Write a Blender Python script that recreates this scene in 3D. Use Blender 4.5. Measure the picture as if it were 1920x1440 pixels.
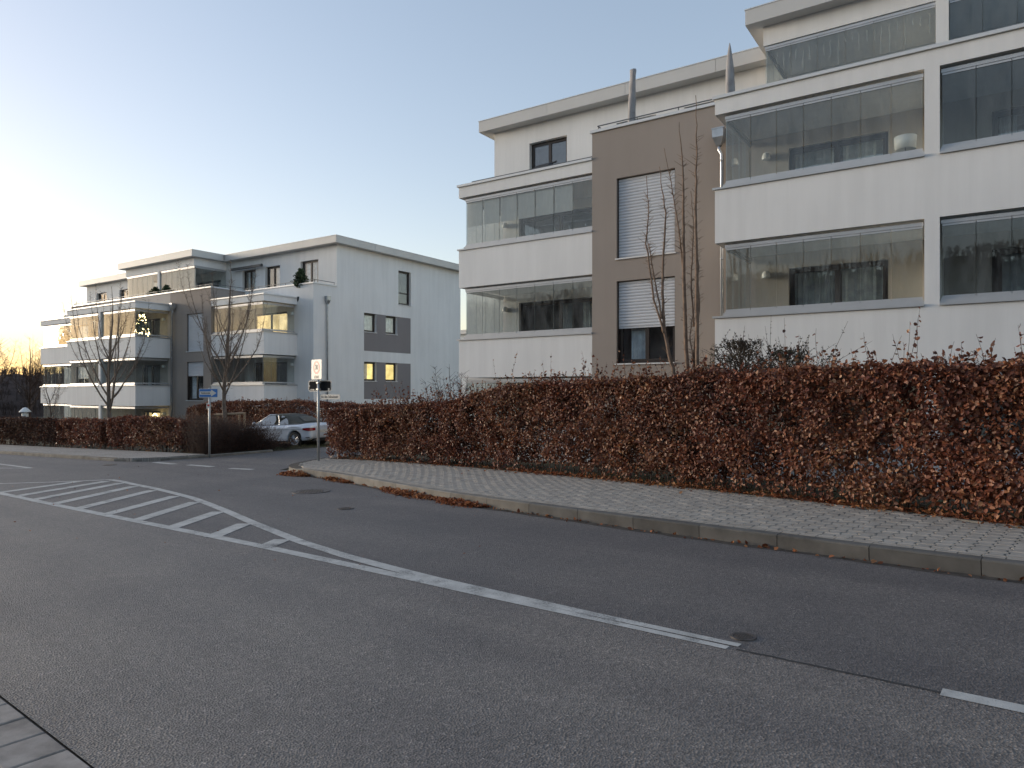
import bpy, bmesh, math, random
import numpy as np
from mathutils import Vector, Matrix

for o in list(bpy.data.objects):
    bpy.data.objects.remove(o)
SC = bpy.context.scene
C = SC.collection
R = math.radians

# ------------------------------------------------------------------ camera
TH = math.atan2(1960.0, 1320.0)              # angle between view axis and the facades
cam_d = bpy.data.cameras.new('camera')
cam_d.sensor_width = 36.0
cam_d.lens = 36.0 * 1320.0 / 1920.0
cam_d.shift_y = 15.0 / 1920.0
cam_d.clip_start = 0.05
cam_d.clip_end = 3000.0
cam = bpy.data.objects.new('camera', cam_d)
C.objects.link(cam)
cam.location = (0, 0, 1.77)
cam.rotation_euler = (R(90), 0, R(90) - TH)
SC.camera = cam

# ------------------------------------------------------------------ sky, sun, exposure
SUN_AZ = math.atan2(-0.935, 0.355) - R(34)   # compass angle from +Y towards +X; the sun stands left of the frame
SUN_EL = R(4.0)
w = bpy.data.worlds.new('World')
SC.world = w
w.use_nodes = True
wn = w.node_tree
wn.nodes.clear()
sky = wn.nodes.new('ShaderNodeTexSky')
sky.sky_type = 'NISHITA'
sky.sun_disc = False
sky.sun_elevation = SUN_EL
sky.sun_rotation = SUN_AZ
sky.altitude = 200
sky.air_density = 1.0
sky.dust_density = 1.0
sky.ozone_density = 1.6
bg = wn.nodes.new('ShaderNodeBackground')
bg.inputs['Strength'].default_value = 0.15
wo = wn.nodes.new('ShaderNodeOutputWorld')
sgam = wn.nodes.new('ShaderNodeGamma'); sgam.inputs[1].default_value = 0.7      # hazy, low-contrast evening sky
stint = wn.nodes.new('ShaderNodeMix'); stint.data_type = 'RGBA'; stint.blend_type = 'MULTIPLY'; stint.inputs[0].default_value = 1.0
stint.inputs[7].default_value = (1.05, 0.955, 0.985, 1)
wn.links.new(sky.outputs[0], sgam.inputs[0]); wn.links.new(sgam.outputs[0], stint.inputs[6]); wn.links.new(stint.outputs[2], bg.inputs[0])
wn.links.new(bg.outputs[0], wo.inputs[0])

sun_d = bpy.data.lights.new('sun', 'SUN')
sun_d.energy = 1.0
sun_d.angle = R(20.0)
sun_d.color = (1.0, 0.88, 0.72)
sun = bpy.data.objects.new('sun', sun_d)
C.objects.link(sun)
sd = Vector((math.sin(SUN_AZ) * math.cos(SUN_EL), math.cos(SUN_AZ) * math.cos(SUN_EL), math.sin(SUN_EL)))
sun.rotation_euler = sd.to_track_quat('Z', 'Y').to_euler()

SC.render.engine = 'CYCLES'
SC.view_settings.view_transform = 'Standard'
SC.view_settings.look = 'None'
SC.view_settings.exposure = 1.95
SC.view_settings.gamma = 1.0
SC.view_settings.use_curve_mapping = False
SC.cycles.use_denoising = True
SC.cycles.max_bounces = 8
SC.cycles.transparent_max_bounces = 24
SC.cycles.glossy_bounces = 3
SC.cycles.caustics_reflective = False
SC.cycles.caustics_refractive = False

random.seed(7)
rng = np.random.default_rng(11)

# ------------------------------------------------------------------ helpers
def tag(o, label=None, cat=None, group=None, kind=None):
    if label: o['label'] = label
    if cat: o['category'] = cat
    if group: o['group'] = group
    if kind: o['kind'] = kind
    return o

def empty(name, loc=(0, 0, 0), rz=0.0, parent=None):
    o = bpy.data.objects.new(name, None)
    C.objects.link(o)
    o.location = loc
    o.rotation_euler = (0, 0, rz)
    o.empty_display_size = 0.2
    if parent: o.parent = parent
    return o

def obj(name, me, parent=None, loc=None, rz=None):
    o = bpy.data.objects.new(name, me)
    C.objects.link(o)
    if parent: o.parent = parent
    if loc is not None: o.location = loc
    if rz is not None: o.rotation_euler = (0, 0, rz)
    return o

class MB:
    def __init__(s):
        s.v = []; s.f = []; s.m = []; s.cur = 0
    def face(s, idx):
        s.f.append(idx); s.m.append(s.cur)
    def box(s, x0, x1, y0, y1, z0, z1):
        if x0 > x1: x0, x1 = x1, x0
        if y0 > y1: y0, y1 = y1, y0
        if z0 > z1: z0, z1 = z1, z0
        b = len(s.v)
        s.v += [(x0, y0, z0), (x1, y0, z0), (x1, y1, z0), (x0, y1, z0), (x0, y0, z1), (x1, y0, z1), (x1, y1, z1), (x0, y1, z1)]
        for q in ((0, 3, 2, 1), (4, 5, 6, 7), (0, 1, 5, 4), (1, 2, 6, 5), (2, 3, 7, 6), (3, 0, 4, 7)):
            s.face(tuple(b + i for i in q))
        return s
    def tube(s, pts, rad, n=6, cap=True):
        pts = [Vector(p) for p in pts]
        if not isinstance(rad, (list, tuple)): rad = [rad] * len(pts)
        b = len(s.v)
        for i, p in enumerate(pts):
            d = (pts[min(i + 1, len(pts) - 1)] - pts[max(i - 1, 0)])
            if d.length < 1e-9: d = Vector((0, 0, 1))
            d.normalize()
            a = Vector((1, 0, 0)) if abs(d.x) < 0.8 else Vector((0, 1, 0))
            u = d.cross(a).normalized(); v = d.cross(u)
            for k in range(n):
                t = 2 * math.pi * k / n
                q = p + (u * math.cos(t) + v * math.sin(t)) * rad[i]
                s.v.append((q.x, q.y, q.z))
        for i in range(len(pts) - 1):
            for k in range(n):
                k2 = (k + 1) % n
                s.face((b + i * n + k, b + (i + 1) * n + k, b + (i + 1) * n + k2, b + i * n + k2))
        if cap:
            s.face(tuple(b + k for k in range(n)))
            s.face(tuple(b + (len(pts) - 1) * n + k for k in reversed(range(n))))
        return s
    def prism(s, poly, z0, z1):
        n = len(poly); b = len(s.v)
        z0f = z0 if callable(z0) else (lambda x, y: z0)
        z1f = z1 if callable(z1) else (lambda x, y: z1)
        for (x, y) in poly: s.v.append((x, y, z0f(x, y)))
        for (x, y) in poly: s.v.append((x, y, z1f(x, y)))
        s.face(tuple(b + i for i in reversed(range(n))))
        s.face(tuple(b + n + i for i in range(n)))
        for i in range(n):
            j = (i + 1) % n
            s.face((b + i, b + j, b + n + j, b + n + i))
        return s
    def lathe(s, prof, n=24, axis='z', c=(0, 0, 0)):
        b = len(s.v)
        for (r, h) in prof:
            for k in range(n):
                t = 2 * math.pi * k / n
                p = (r * math.cos(t), r * math.sin(t), h)
                if axis == 'y': p = (p[0], p[2], p[1])
                if axis == 'x': p = (p[2], p[0], p[1])
                s.v.append((p[0] + c[0], p[1] + c[1], p[2] + c[2]))
        for i in range(len(prof) - 1):
            for k in range(n):
                k2 = (k + 1) % n
                s.face((b + i * n + k, b + i * n + k2, b + (i + 1) * n + k2, b + (i + 1) * n + k))
        return s
    def mesh(s, name, mats):
        me = bpy.data.meshes.new(name)
        me.from_pydata(s.v, [], s.f)
        if not isinstance(mats, (list, tuple)): mats = [mats]
        for m in mats: me.materials.append(m)
        if len(mats) > 1: me.polygons.foreach_set('material_index', s.m)
        me.update()
        return me
    def build(s, name, mats, parent=None, loc=None, rz=None, smooth=False):
        me = s.mesh(name, mats)
        if smooth: me.polygons.foreach_set('use_smooth', [True] * len(me.polygons))
        return obj(name, me, parent, loc, rz)

def np_mesh(name, V, F, mat):
    """V (n,3), F (m,k) index array"""
    me = bpy.data.meshes.new(name)
    k = F.shape[1]
    me.vertices.add(len(V)); me.vertices.foreach_set('co', V.astype(np.float32).ravel())
    me.loops.add(F.size); me.loops.foreach_set('vertex_index', F.astype(np.int32).ravel())
    me.polygons.add(len(F))
    me.polygons.foreach_set('loop_start', np.arange(0, F.size, k, dtype=np.int32))
    me.polygons.foreach_set('loop_total', np.full(len(F), k, dtype=np.int32))
    me.update(calc_edges=True)
    me.validate()
    me.materials.append(mat)
    return me

# ------------------------------------------------------------------ materials
def newmat(name):
    m = bpy.data.materials.new(name); m.use_nodes = True
    nt = m.node_tree
    return m, nt, nt.nodes['Principled BSDF'], nt.nodes['Material Output']

def nd(nt, t, **kw):
    n = nt.nodes.new(t)
    for k, v in kw.items():
        if k in n.inputs: n.inputs[k].default_value = v
        else: setattr(n, k, v)
    return n

def pos(nt):
    return nd(nt, 'ShaderNodeNewGeometry').outputs['Position']

def noise(nt, vec, scale, detail=4, rough=0.55):
    n = nd(nt, 'ShaderNodeTexNoise'); n.inputs['Scale'].default_value = scale
    n.inputs['Detail'].default_value = detail; n.inputs['Roughness'].default_value = rough
    nt.links.new(vec, n.inputs['Vector']); return n.outputs['Fac']

def ramp(nt, fac, stops):
    r = nt.nodes.new('ShaderNodeValToRGB')
    while len(r.color_ramp.elements) < len(stops): r.color_ramp.elements.new(0.5)
    for e, (p, c) in zip(r.color_ramp.elements, stops):
        e.position = p; e.color = (*c, 1) if len(c) == 3 else c
    nt.links.new(fac, r.inputs['Fac']); return r.outputs['Color']

def mixc(nt, fac, a, b, mode='MIX'):
    n = nt.nodes.new('ShaderNodeMix'); n.data_type = 'RGBA'; n.blend_type = mode
    for sock, val in ((0, fac), (6, a), (7, b)):
        if isinstance(val, bpy.types.NodeSocket): nt.links.new(val, n.inputs[sock])
        elif sock == 0: n.inputs[0].default_value = val
        else: n.inputs[sock].default_value = (*val, 1)
    return n.outputs[2]

def bump(nt, h, strength, dist, bs):
    b = nt.nodes.new('ShaderNodeBump'); b.inputs['Strength'].default_value = strength; b.inputs['Distance'].default_value = dist
    nt.links.new(h, b.inputs['Height']); nt.links.new(b.outputs[0], bs.inputs['Normal']); return b

def scaled(nt, vec, s):
    m = nt.nodes.new('ShaderNodeMapping'); m.inputs['Scale'].default_value = s
    nt.links.new(vec, m.inputs['Vector']); return m.outputs[0]

def mat_plain(name, col, rough=0.6, var=0.12, scale=3.0, bscale=60.0, bstr=0.15, bdist=0.004, metal=0.0, spec=0.5, coat=0.0, rnd=0.0):
    m, nt, bs, out = newmat(name)
    p = pos(nt)
    n = noise(nt, p, scale, 6)
    lo = tuple(c * (1 - var) for c in col); hi = tuple(min(1, c * (1 + var)) for c in col)
    c = ramp(nt, n, [(0.3, lo), (0.7, hi)])
    if rnd:
        oi = nd(nt, 'ShaderNodeObjectInfo')
        mr = nt.nodes.new('ShaderNodeMapRange'); mr.inputs[3].default_value = 1 - rnd; mr.inputs[4].default_value = 1 + rnd
        nt.links.new(oi.outputs['Random'], mr.inputs[0])
        cm = nt.nodes.new('ShaderNodeVectorMath'); cm.operation = 'SCALE'
        nt.links.new(c, cm.inputs[0]); nt.links.new(mr.outputs[0], cm.inputs['Scale']); c = cm.outputs[0]
    nt.links.new(c, bs.inputs['Base Color'])
    bs.inputs['Roughness'].default_value = rough; bs.inputs['Metallic'].default_value = metal
    bs.inputs['Specular IOR Level'].default_value = spec; bs.inputs['Coat Weight'].default_value = coat
    if bstr: bump(nt, noise(nt, p, bscale, 3), bstr, bdist, bs)
    return m

def mat_stucco(name, col, streak=0.06):
    m, nt, bs, out = newmat(name)
    p = pos(nt)
    big = noise(nt, p, 0.45, 5)
    st = noise(nt, scaled(nt, p, (2.2, 2.2, 0.16)), 1.5, 5, 0.65)
    c = ramp(nt, big, [(0.3, tuple(x * 0.95 for x in col)), (0.7, tuple(min(1, x * 1.03) for x in col))])
    s = ramp(nt, st, [(0.38, (1 - streak,) * 3), (0.62, (1, 1, 1))])
    c = mixc(nt, 1.0, c, s, 'MULTIPLY')
    fine = ramp(nt, noise(nt, p, 220, 2), [(0.35, (0.93,) * 3), (0.65, (1.0,) * 3)])
    c = mixc(nt, 1.0, c, fine, 'MULTIPLY')
    nt.links.new(c, bs.inputs['Base Color'])
    bs.inputs['Roughness'].default_value = 0.92; bs.inputs['Specular IOR Level'].default_value = 0.2
    bump(nt, noise(nt, p, 170, 3), 0.35, 0.004, bs)
    return m

def mat_glass(name, tint=(0.93, 0.96, 0.95), refl=1.0, grime=0.04):
    m, nt, bs, out = newmat(name)
    nt.nodes.remove(bs)
    lw = nd(nt, 'ShaderNodeLayerWeight'); lw.inputs['Blend'].default_value = 0.5
    pw = nd(nt, 'ShaderNodeMath', operation='POWER'); pw.inputs[1].default_value = 5.0
    nt.links.new(lw.outputs['Facing'], pw.inputs[0])
    ma = nd(nt, 'ShaderNodeMath', operation='MULTIPLY_ADD'); ma.inputs[1].default_value = 0.94; ma.inputs[2].default_value = 0.045 * refl
    nt.links.new(pw.outputs[0], ma.inputs[0])
    tr = nd(nt, 'ShaderNodeBsdfTransparent'); tr.inputs[0].default_value = (*tint, 1)
    gl = nd(nt, 'ShaderNodeBsdfGlossy'); gl.inputs['Roughness'].default_value = 0.012
    df = nd(nt, 'ShaderNodeBsdfDiffuse'); df.inputs[0].default_value = (0.6, 0.62, 0.62, 1)
    p = pos(nt)
    # slightly wavy toughened glass
    b = nt.nodes.new('ShaderNodeBump'); b.inputs['Strength'].default_value = 0.05; b.inputs['Distance'].default_value = 0.05
    nt.links.new(noise(nt, p, 1.3, 1), b.inputs['Height']); nt.links.new(b.outputs[0], gl.inputs['Normal'])
    mx = nd(nt, 'ShaderNodeMixShader')
    nt.links.new(ma.outputs[0], mx.inputs[0]); nt.links.new(tr.outputs[0], mx.inputs[1]); nt.links.new(gl.outputs[0], mx.inputs[2])
    g = ramp(nt, noise(nt, scaled(nt, p, (3, 3, 0.8)), 2.0, 6), [(0.35, (0, 0, 0)), (0.8, (grime * 2,) * 3)])
    mx2 = nd(nt, 'ShaderNodeMixShader')
    nt.links.new(g, mx2.inputs[0]); nt.links.new(mx.outputs[0], mx2.inputs[1]); nt.links.new(df.outputs[0], mx2.inputs[2])
    nt.links.new(mx2.outputs[0], out.inputs[0])
    return m

def mat_emit(name, col, strength, var=0.3):
    m, nt, bs, out = newmat(name)
    c = ramp(nt, noise(nt, pos(nt), 1.7, 3), [(0.35, tuple(x * (1 - var) for x in col)), (0.65, col)])
    nt.links.new(c, bs.inputs['Emission Color']); bs.inputs['Emission Strength'].default_value = strength
    bs.inputs['Base Color'].default_value = (*[x * 0.5 for x in col], 1)
    return m

def mat_leaf(name, stops, rough=0.5, trans=0.25):
    m, nt, bs, out = newmat(name)
    g = nd(nt, 'ShaderNodeNewGeometry'); oi = nd(nt, 'ShaderNodeObjectInfo')
    ad = nd(nt, 'ShaderNodeMath', operation='ADD'); nt.links.new(g.outputs['Random Per Island'], ad.inputs[0]); nt.links.new(oi.outputs['Random'], ad.inputs[1])
    fr = nd(nt, 'ShaderNodeMath', operation='FRACT'); nt.links.new(ad.outputs[0], fr.inputs[0])
    c = ramp(nt, fr.outputs[0], stops)
    big = ramp(nt, noise(nt, g.outputs['Position'], 1.1, 4), [(0.3, (0.72, 0.60, 0.58)), (0.7, (1.18, 1.18, 1.12))])
    c = mixc(nt, 1.0, c, big, 'MULTIPLY')
    tan = ramp(nt, noise(nt, g.outputs['Position'], 0.32, 3), [(0.42, (0.95, 0.88, 0.88)), (0.6, (1.12, 1.28, 1.25))])
    c = mixc(nt, 1.0, c, tan, 'MULTIPLY')
    nt.links.new(c, bs.inputs['Base Color']); bs.inputs['Roughness'].default_value = rough
    bs.inputs['Specular IOR Level'].default_value = 0.5
    tl = nd(nt, 'ShaderNodeBsdfTranslucent'); nt.links.new(c, tl.inputs[0])
    mx = nd(nt, 'ShaderNodeMixShader'); mx.inputs[0].default_value = trans
    nt.links.new(bs.outputs[0], mx.inputs[1]); nt.links.new(tl.outputs[0], mx.inputs[2]); nt.links.new(mx.outputs[0], out.inputs[0])
    return m

def mat_asphalt():
    m, nt, bs, out = newmat('asphalt')
    p = pos(nt)
    sep = nd(nt, 'ShaderNodeSeparateXYZ'); nt.links.new(p, sep.inputs[0])
    q = nd(nt, 'ShaderNodeMath', operation='MULTIPLY_ADD'); q.inputs[1].default_value = 0.086
    nt.links.new(sep.outputs[0], q.inputs[0]); nt.links.new(sep.outputs[1], q.inputs[2])      # distance across the road
    # two surfacing lanes laid at different times meet at the seam
    lane = nd(nt, 'ShaderNodeMapRange'); lane.inputs[1].default_value = 4.84; lane.inputs[2].default_value = 4.88
    nt.links.new(q.outputs[0], lane.inputs[0])
    base = mixc(nt, lane.outputs[0], (0.196, 0.178, 0.166), (0.146, 0.135, 0.131))
    big = ramp(nt, noise(nt, p, 0.55, 6, 0.6), [(0.28, (0.78, 0.78, 0.80)), (0.72, (1.16, 1.14, 1.10))])
    base = mixc(nt, 1.0, base, big, 'MULTIPLY')
    cmb = nd(nt, 'ShaderNodeCombineXYZ')
    sx = nd(nt, 'ShaderNodeMath', operation='MULTIPLY'); sx.inputs[1].default_value = 0.05; nt.links.new(sep.outputs[0], sx.inputs[0])
    nt.links.new(sx.outputs[0], cmb.inputs[0]); nt.links.new(q.outputs[0], cmb.inputs[1])
    wear = ramp(nt, noise(nt, cmb.outputs[0], 1.1, 4), [(0.35, (0.86, 0.86, 0.87)), (0.65, (1.08, 1.08, 1.06))])
    base = mixc(nt, 1.0, base, wear, 'MULTIPLY')
    vo = nd(nt, 'ShaderNodeTexVoronoi'); vo.inputs['Scale'].default_value = 74.0; nt.links.new(p, vo.inputs['Vector'])
    ag = ramp(nt, vo.outputs['Color'], [(0.0, (0.40, 0.40, 0.40)), (0.5, (0.85, 0.845, 0.84)), (0.85, (1.22, 1.20, 1.18)), (1.0, (2.2, 2.15, 2.1))])
    base = mixc(nt, 0.95, base, ag, 'MULTIPLY')
    spk = ramp(nt, noise(nt, p, 38, 2), [(0.72, (0, 0, 0)), (0.78, (1, 1, 1))])
    base = mixc(nt, spk, base, (0.03, 0.028, 0.027))
    stain = ramp(nt, noise(nt, scaled(nt, p, (0.6, 1.0, 1.0)), 0.9, 7, 0.68), [(0.60, (1, 1, 1)), (0.74, (0.72, 0.72, 0.73))])
    base = mixc(nt, 1.0, base, stain, 'MULTIPLY')
    nt.links.new(base, bs.inputs['Base Color'])
    bs.inputs['Roughness'].default_value = 0.62; bs.inputs['Specular IOR Level'].default_value = 0.5
    bump(nt, vo.outputs['Distance'], 0.8, 0.010, bs)
    return m

def mat_paint():
    m, nt, bs, out = newmat('road_paint')
    p = pos(nt)
    w1 = noise(nt, p, 55, 5, 0.7)
    w2 = noise(nt, p, 2.6, 4)
    ad = nd(nt, 'ShaderNodeMath', operation='ADD'); nt.links.new(w1, ad.inputs[0]); nt.links.new(w2, ad.inputs[1])
    fac = ramp(nt, ad.outputs[0], [(0.76, (0, 0, 0)), (0.95, (1, 1, 1))])
    vo = nd(nt, 'ShaderNodeTexVoronoi'); vo.inputs['Scale'].default_value = 95.0; nt.links.new(p, vo.inputs['Vector'])
    wh = ramp(nt, noise(nt, p, 7, 5), [(0.3, (0.36, 0.352, 0.33)), (0.7, (0.52, 0.51, 0.48))])
    c = mixc(nt, fac, (0.15, 0.148, 0.142), wh)
    nt.links.new(c, bs.inputs['Base Color']); bs.inputs['Roughness'].default_value = 0.7
    bump(nt, vo.outputs['Distance'], 0.3, 0.004, bs)
    return m

def mat_ground():
    m, nt, bs, out = newmat('soil_and_grass')
    p = pos(nt)
    c = ramp(nt, noise(nt, p, 2.0, 7, 0.7), [(0.3, (0.035, 0.028, 0.018)), (0.52, (0.06, 0.05, 0.028)), (0.7, (0.055, 0.07, 0.025))])
    nt.links.new(c, bs.inputs['Base Color']); bs.inputs['Roughness'].default_value = 0.95
    bump(nt, noise(nt, p, 40, 5), 0.8, 0.03, bs)
    return m

def mat_pave_far():
    m, nt, bs, out = newmat('block_paving')
    p = pos(nt)
    br = nd(nt, 'ShaderNodeTexBrick'); br.inputs['Scale'].default_value = 5.0
    nt.links.new(p, br.inputs['Vector'])
    br.inputs['Color1'].default_value = (0.27, 0.25, 0.23, 1); br.inputs['Color2'].default_value = (0.33, 0.31, 0.28, 1); br.inputs['Mortar'].default_value = (0.13, 0.12, 0.11, 1)
    br.inputs['Mortar Size'].default_value = 0.02
    v = ramp(nt, noise(nt, p, 1.4, 5), [(0.3, (0.8,) * 3), (0.7, (1.1,) * 3)])
    c = mixc(nt, 1.0, br.outputs['Color'], v, 'MULTIPLY')
    nt.links.new(c, bs.inputs['Base Color']); bs.inputs['Roughness'].default_value = 0.85
    bump(nt, br.outputs['Fac'], 0.4, -0.006, bs)
    return m

M = {}
M['white'] = mat_stucco('white_render', (0.86, 0.86, 0.845))
M['brown'] = mat_stucco('taupe_render', (0.36, 0.315, 0.28), 0.03)
M['panelgrey'] = mat_stucco('grey_panel_render', (0.27, 0.25, 0.25), 0.02)
M['beige'] = mat_stucco('beige_inner_wall', (0.52, 0.475, 0.425), 0.02)
M['metal'] = mat_plain('grey_aluminium', (0.50, 0.51, 0.52), 0.38, 0.06, 2.0, 30, 0.03, metal=0.35)
M['coping'] = mat_plain('pale_metal_coping', (0.66, 0.67, 0.67), 0.4, 0.05, 1.0, 20, 0.03, metal=0.2)
M['fascia'] = mat_plain('fascia_cladding', (0.58, 0.57, 0.545), 0.55, 0.05, 0.7, 20, 0.03, metal=0.1, rnd=0.03)
M['zinc'] = mat_plain('weathered_zinc', (0.42, 0.44, 0.46), 0.35, 0.18, 6.0, 30, 0.05, metal=0.75)
M['frame'] = mat_plain('dark_window_frame', (0.035, 0.026, 0.022), 0.4, 0.1, 4, 30, 0.0)
M['sill'] = mat_plain('white_sill', (0.72, 0.72, 0.71), 0.5, 0.05)
M['shutter'] = mat_plain('pale_shutter_slats', (0.60, 0.62, 0.65), 0.45, 0.05, 1.5, 30, 0.0)
M['blind'] = mat_plain('white_blind', (0.85, 0.84, 0.81), 0.8, 0.03, 2.0, 400, 0.2, 0.002)
_nt = M['blind'].node_tree; _bs = _nt.nodes['Principled BSDF']; _tl = nd(_nt, 'ShaderNodeBsdfTranslucent'); _tl.inputs[0].default_value = (0.9, 0.88, 0.82, 1)
_mx = nd(_nt, 'ShaderNodeMixShader'); _mx.inputs[0].default_value = 0.5
_nt.links.new(_bs.outputs[0], _mx.inputs[1]); _nt.links.new(_tl.outputs[0], _mx.inputs[2]); _nt.links.new(_mx.outputs[0], _nt.nodes['Material Output'].inputs[0])
M['glass'] = mat_glass('clear_glass', (0.91, 0.935, 0.935), 1.1)
M['wglass'] = mat_glass('window_glass', (0.94, 0.96, 0.97), 2.6, 0.02)
M['glassedge'] = mat_plain('glass_edge', (0.36, 0.40, 0.40), 0.2, 0.05, 3, 30, 0.0)
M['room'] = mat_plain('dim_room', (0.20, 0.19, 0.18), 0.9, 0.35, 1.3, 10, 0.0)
M['curtain'] = mat_plain('curtain', (0.74, 0.80, 0.86), 0.9, 0.25, 5.0, 10, 0.0)
M['lit'] = mat_emit('lit_room', (1.0, 0.74, 0.36), 0.42, 0.65)
M['lit2'] = mat_emit('lit_kitchen', (0.95, 0.80, 0.35), 0.30, 0.6)
M['lamp_on'] = mat_emit('small_lit_lamp', (1.0, 0.75, 0.35), 6.0, 0.0)
M['lampwhite'] = mat_plain('white_lamp', (0.8, 0.8, 0.77), 0.5, 0.03, 3, 30, 0.0)
M['black'] = mat_plain('black_plastic', (0.018, 0.018, 0.02), 0.5, 0.2, 5, 40, 0.05)
M['rail'] = mat_plain('dark_grey_rail', (0.11, 0.115, 0.12), 0.4, 0.1, 5, 40, 0.0, metal=0.5)
M['cover'] = mat_plain('grey_parasol_cover', (0.33, 0.32, 0.32), 0.8, 0.2, 6, 25, 0.4, 0.02)
M['asphalt'] = mat_asphalt()
M['paint'] = mat_paint()
M['ground'] = mat_ground()
M['paver'] = mat_plain('grey_paver', (0.30, 0.274, 0.240), 0.85, 0.22, 5.0, 180, 0.4, 0.003, rnd=0.07)
M['joint'] = mat_plain('paving_joint', (0.045, 0.04, 0.035), 0.95, 0.3, 9, 90, 0.5)
M['kerb'] = mat_plain('concrete_kerb', (0.175, 0.163, 0.142), 0.85, 0.38, 2.2, 120, 0.4, 0.004, rnd=0.10)
M['gutter'] = mat_plain('gutter_block', (0.27, 0.240, 0.215), 0.85, 0.36, 6.0, 120, 0.5, 0.004, rnd=0.14)
M['pavefar'] = mat_pave_far()
M['seam'] = mat_plain('road_seam', (0.035, 0.034, 0.034), 0.8, 0.3, 20, 90, 0.4)
M['dirt'] = mat_plain('gutter_dirt', (0.05, 0.043, 0.037), 0.9, 0.5, 12, 90, 0.5)
M['iron'] = mat_plain('cast_iron', (0.085, 0.075, 0.07), 0.6, 0.3, 15, 60, 0.4, metal=0.3)
M['bark'] = mat_plain('young_bark', (0.15, 0.118, 0.095), 0.9, 0.35, 8, 50, 0.6, 0.01)
M['barkred'] = mat_plain('tan_bark', (0.19, 0.13, 0.092), 0.85, 0.4, 9, 60, 0.5, 0.006)
M['twig'] = mat_plain('dark_twig', (0.055, 0.032, 0.024), 0.9, 0.3, 9, 60, 0.2)
M['twigfar'] = mat_plain('winter_wood', (0.055, 0.036, 0.030), 0.95, 0.4, 0.6, 6, 0.5, 0.2)
M['leaf'] = mat_leaf('beech_leaf', [(0.0, (0.06, 0.022, 0.014)), (0.3, (0.15, 0.047, 0.026)), (0.6, (0.225, 0.08, 0.043)), (0.85, (0.29, 0.125, 0.068)), (1.0, (0.42, 0.24, 0.14))], 0.5)
M['litter'] = mat_leaf('fallen_leaf', [(0.0, (0.10, 0.030, 0.014)), (0.5, (0.26, 0.085, 0.032)), (1.0, (0.42, 0.20, 0.09))], 0.7)
M['darkleaf'] = mat_leaf('dry_bush_leaf', [(0.0, (0.03, 0.014, 0.010)), (0.6, (0.085, 0.034, 0.020)), (1.0, (0.15, 0.07, 0.04))], 0.7)
M['needle'] = mat_leaf('conifer_needle', [(0.0, (0.022, 0.028, 0.020)), (0.6, (0.05, 0.055, 0.036)), (1.0, (0.10, 0.085, 0.05))], 0.6)
M['green'] = mat_leaf('evergreen_leaf', [(0.0, (0.02, 0.04, 0.015)), (1.0, (0.07, 0.11, 0.05))], 0.5)
M['grass'] = mat_leaf('grass_blade', [(0.0, (0.03, 0.04, 0.012)), (0.7, (0.06, 0.075, 0.03)), (1.0, (0.14, 0.12, 0.06))], 0.7)
M['galv'] = mat_plain('galvanised_steel', (0.42, 0.43, 0.43), 0.45, 0.12, 9, 60, 0.1, metal=0.5)
M['signwhite'] = mat_plain('sign_white', (0.60, 0.585, 0.53), 0.45, 0.03, 3, 30, 0.0)
M['signred'] = mat_plain('sign_red', (0.50, 0.025, 0.03), 0.45, 0.05, 3, 30, 0.0)
M['signblack'] = mat_plain('sign_black', (0.02, 0.02, 0.02), 0.5, 0.05, 3, 30, 0.0)
M['signblue'] = mat_plain('sign_blue', (0.02, 0.16, 0.46), 0.45, 0.06, 3, 30, 0.0)
M['boarddark'] = mat_plain('dark_board', (0.012, 0.015, 0.018), 0.9, 0.2, 6, 30, 0.0, spec=0.1)
M['wood'] = mat_plain('stake_wood', (0.36, 0.26, 0.17), 0.85, 0.25, 8, 60, 0.3)

G = 0.022                                     # the whole street falls gently to the left
def gz(x, y=0.0):
    return G * x

# ------------------------------------------------------------------ ground, road, pavements
mb = MB()
xs = [-900, -420, -200, -120, -60, -30, 0, 30, 80, 200, 420, 900]
ys = [-900, -400, -150, -40, 0, 40, 100, 200, 400, 900]
for y in ys:
    for x in xs:
        xx = max(-160, min(160, x))
        mb.v.append((x, y, gz(xx) - 0.02))
for j in range(len(ys) - 1):
    for i in range(len(xs) - 1):
        a = j * len(xs) + i
        mb.face((a, a + 1, a + len(xs) + 1, a + len(xs)))
tag(mb.build('ground', M['ground']), kind='structure')

KERB = [(14, 6.6), (9, 7.2), (4, 7.82), (0.3, 8.30), (-0.91, 8.47), (-1.93, 8.67), (-2.94, 8.85), (-3.92, 9.03), (-5.82, 9.45), (-6.68, 9.64), (-7.49, 9.84),
        (-8.27, 10.04), (-9.93, 10.58), (-11.3, 11.06), (-12.69, 11.5), (-13.76, 11.80), (-14.5, 11.95), (-15.1, 12.13), (-15.7, 12.45), (-16.2, 12.9), (-16.55, 13.5), (-16.8, 14.1), (-17.1, 15.0), (-17.25, 17.0), (-17.3, 40.0)]
BACK = [(14, 7.9), (9, 8.6), (4, 9.4), (0.38, 10.55), (-0.91, 11.1), (-2.4, 11.65), (-4.39, 12.35), (-6.91, 13.05), (-10.33, 13.9), (-13.17, 14.35), (-15.45, 14.6)]
KS = (1.77 - 0.162) / (1.77 - 0.122)
KERB = [(x * KS, y * KS) for (x, y) in KERB]; BACK = [(x * KS, y * KS) for (x, y) in BACK]
PH = 0.162                                    # pavement height above the road
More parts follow.
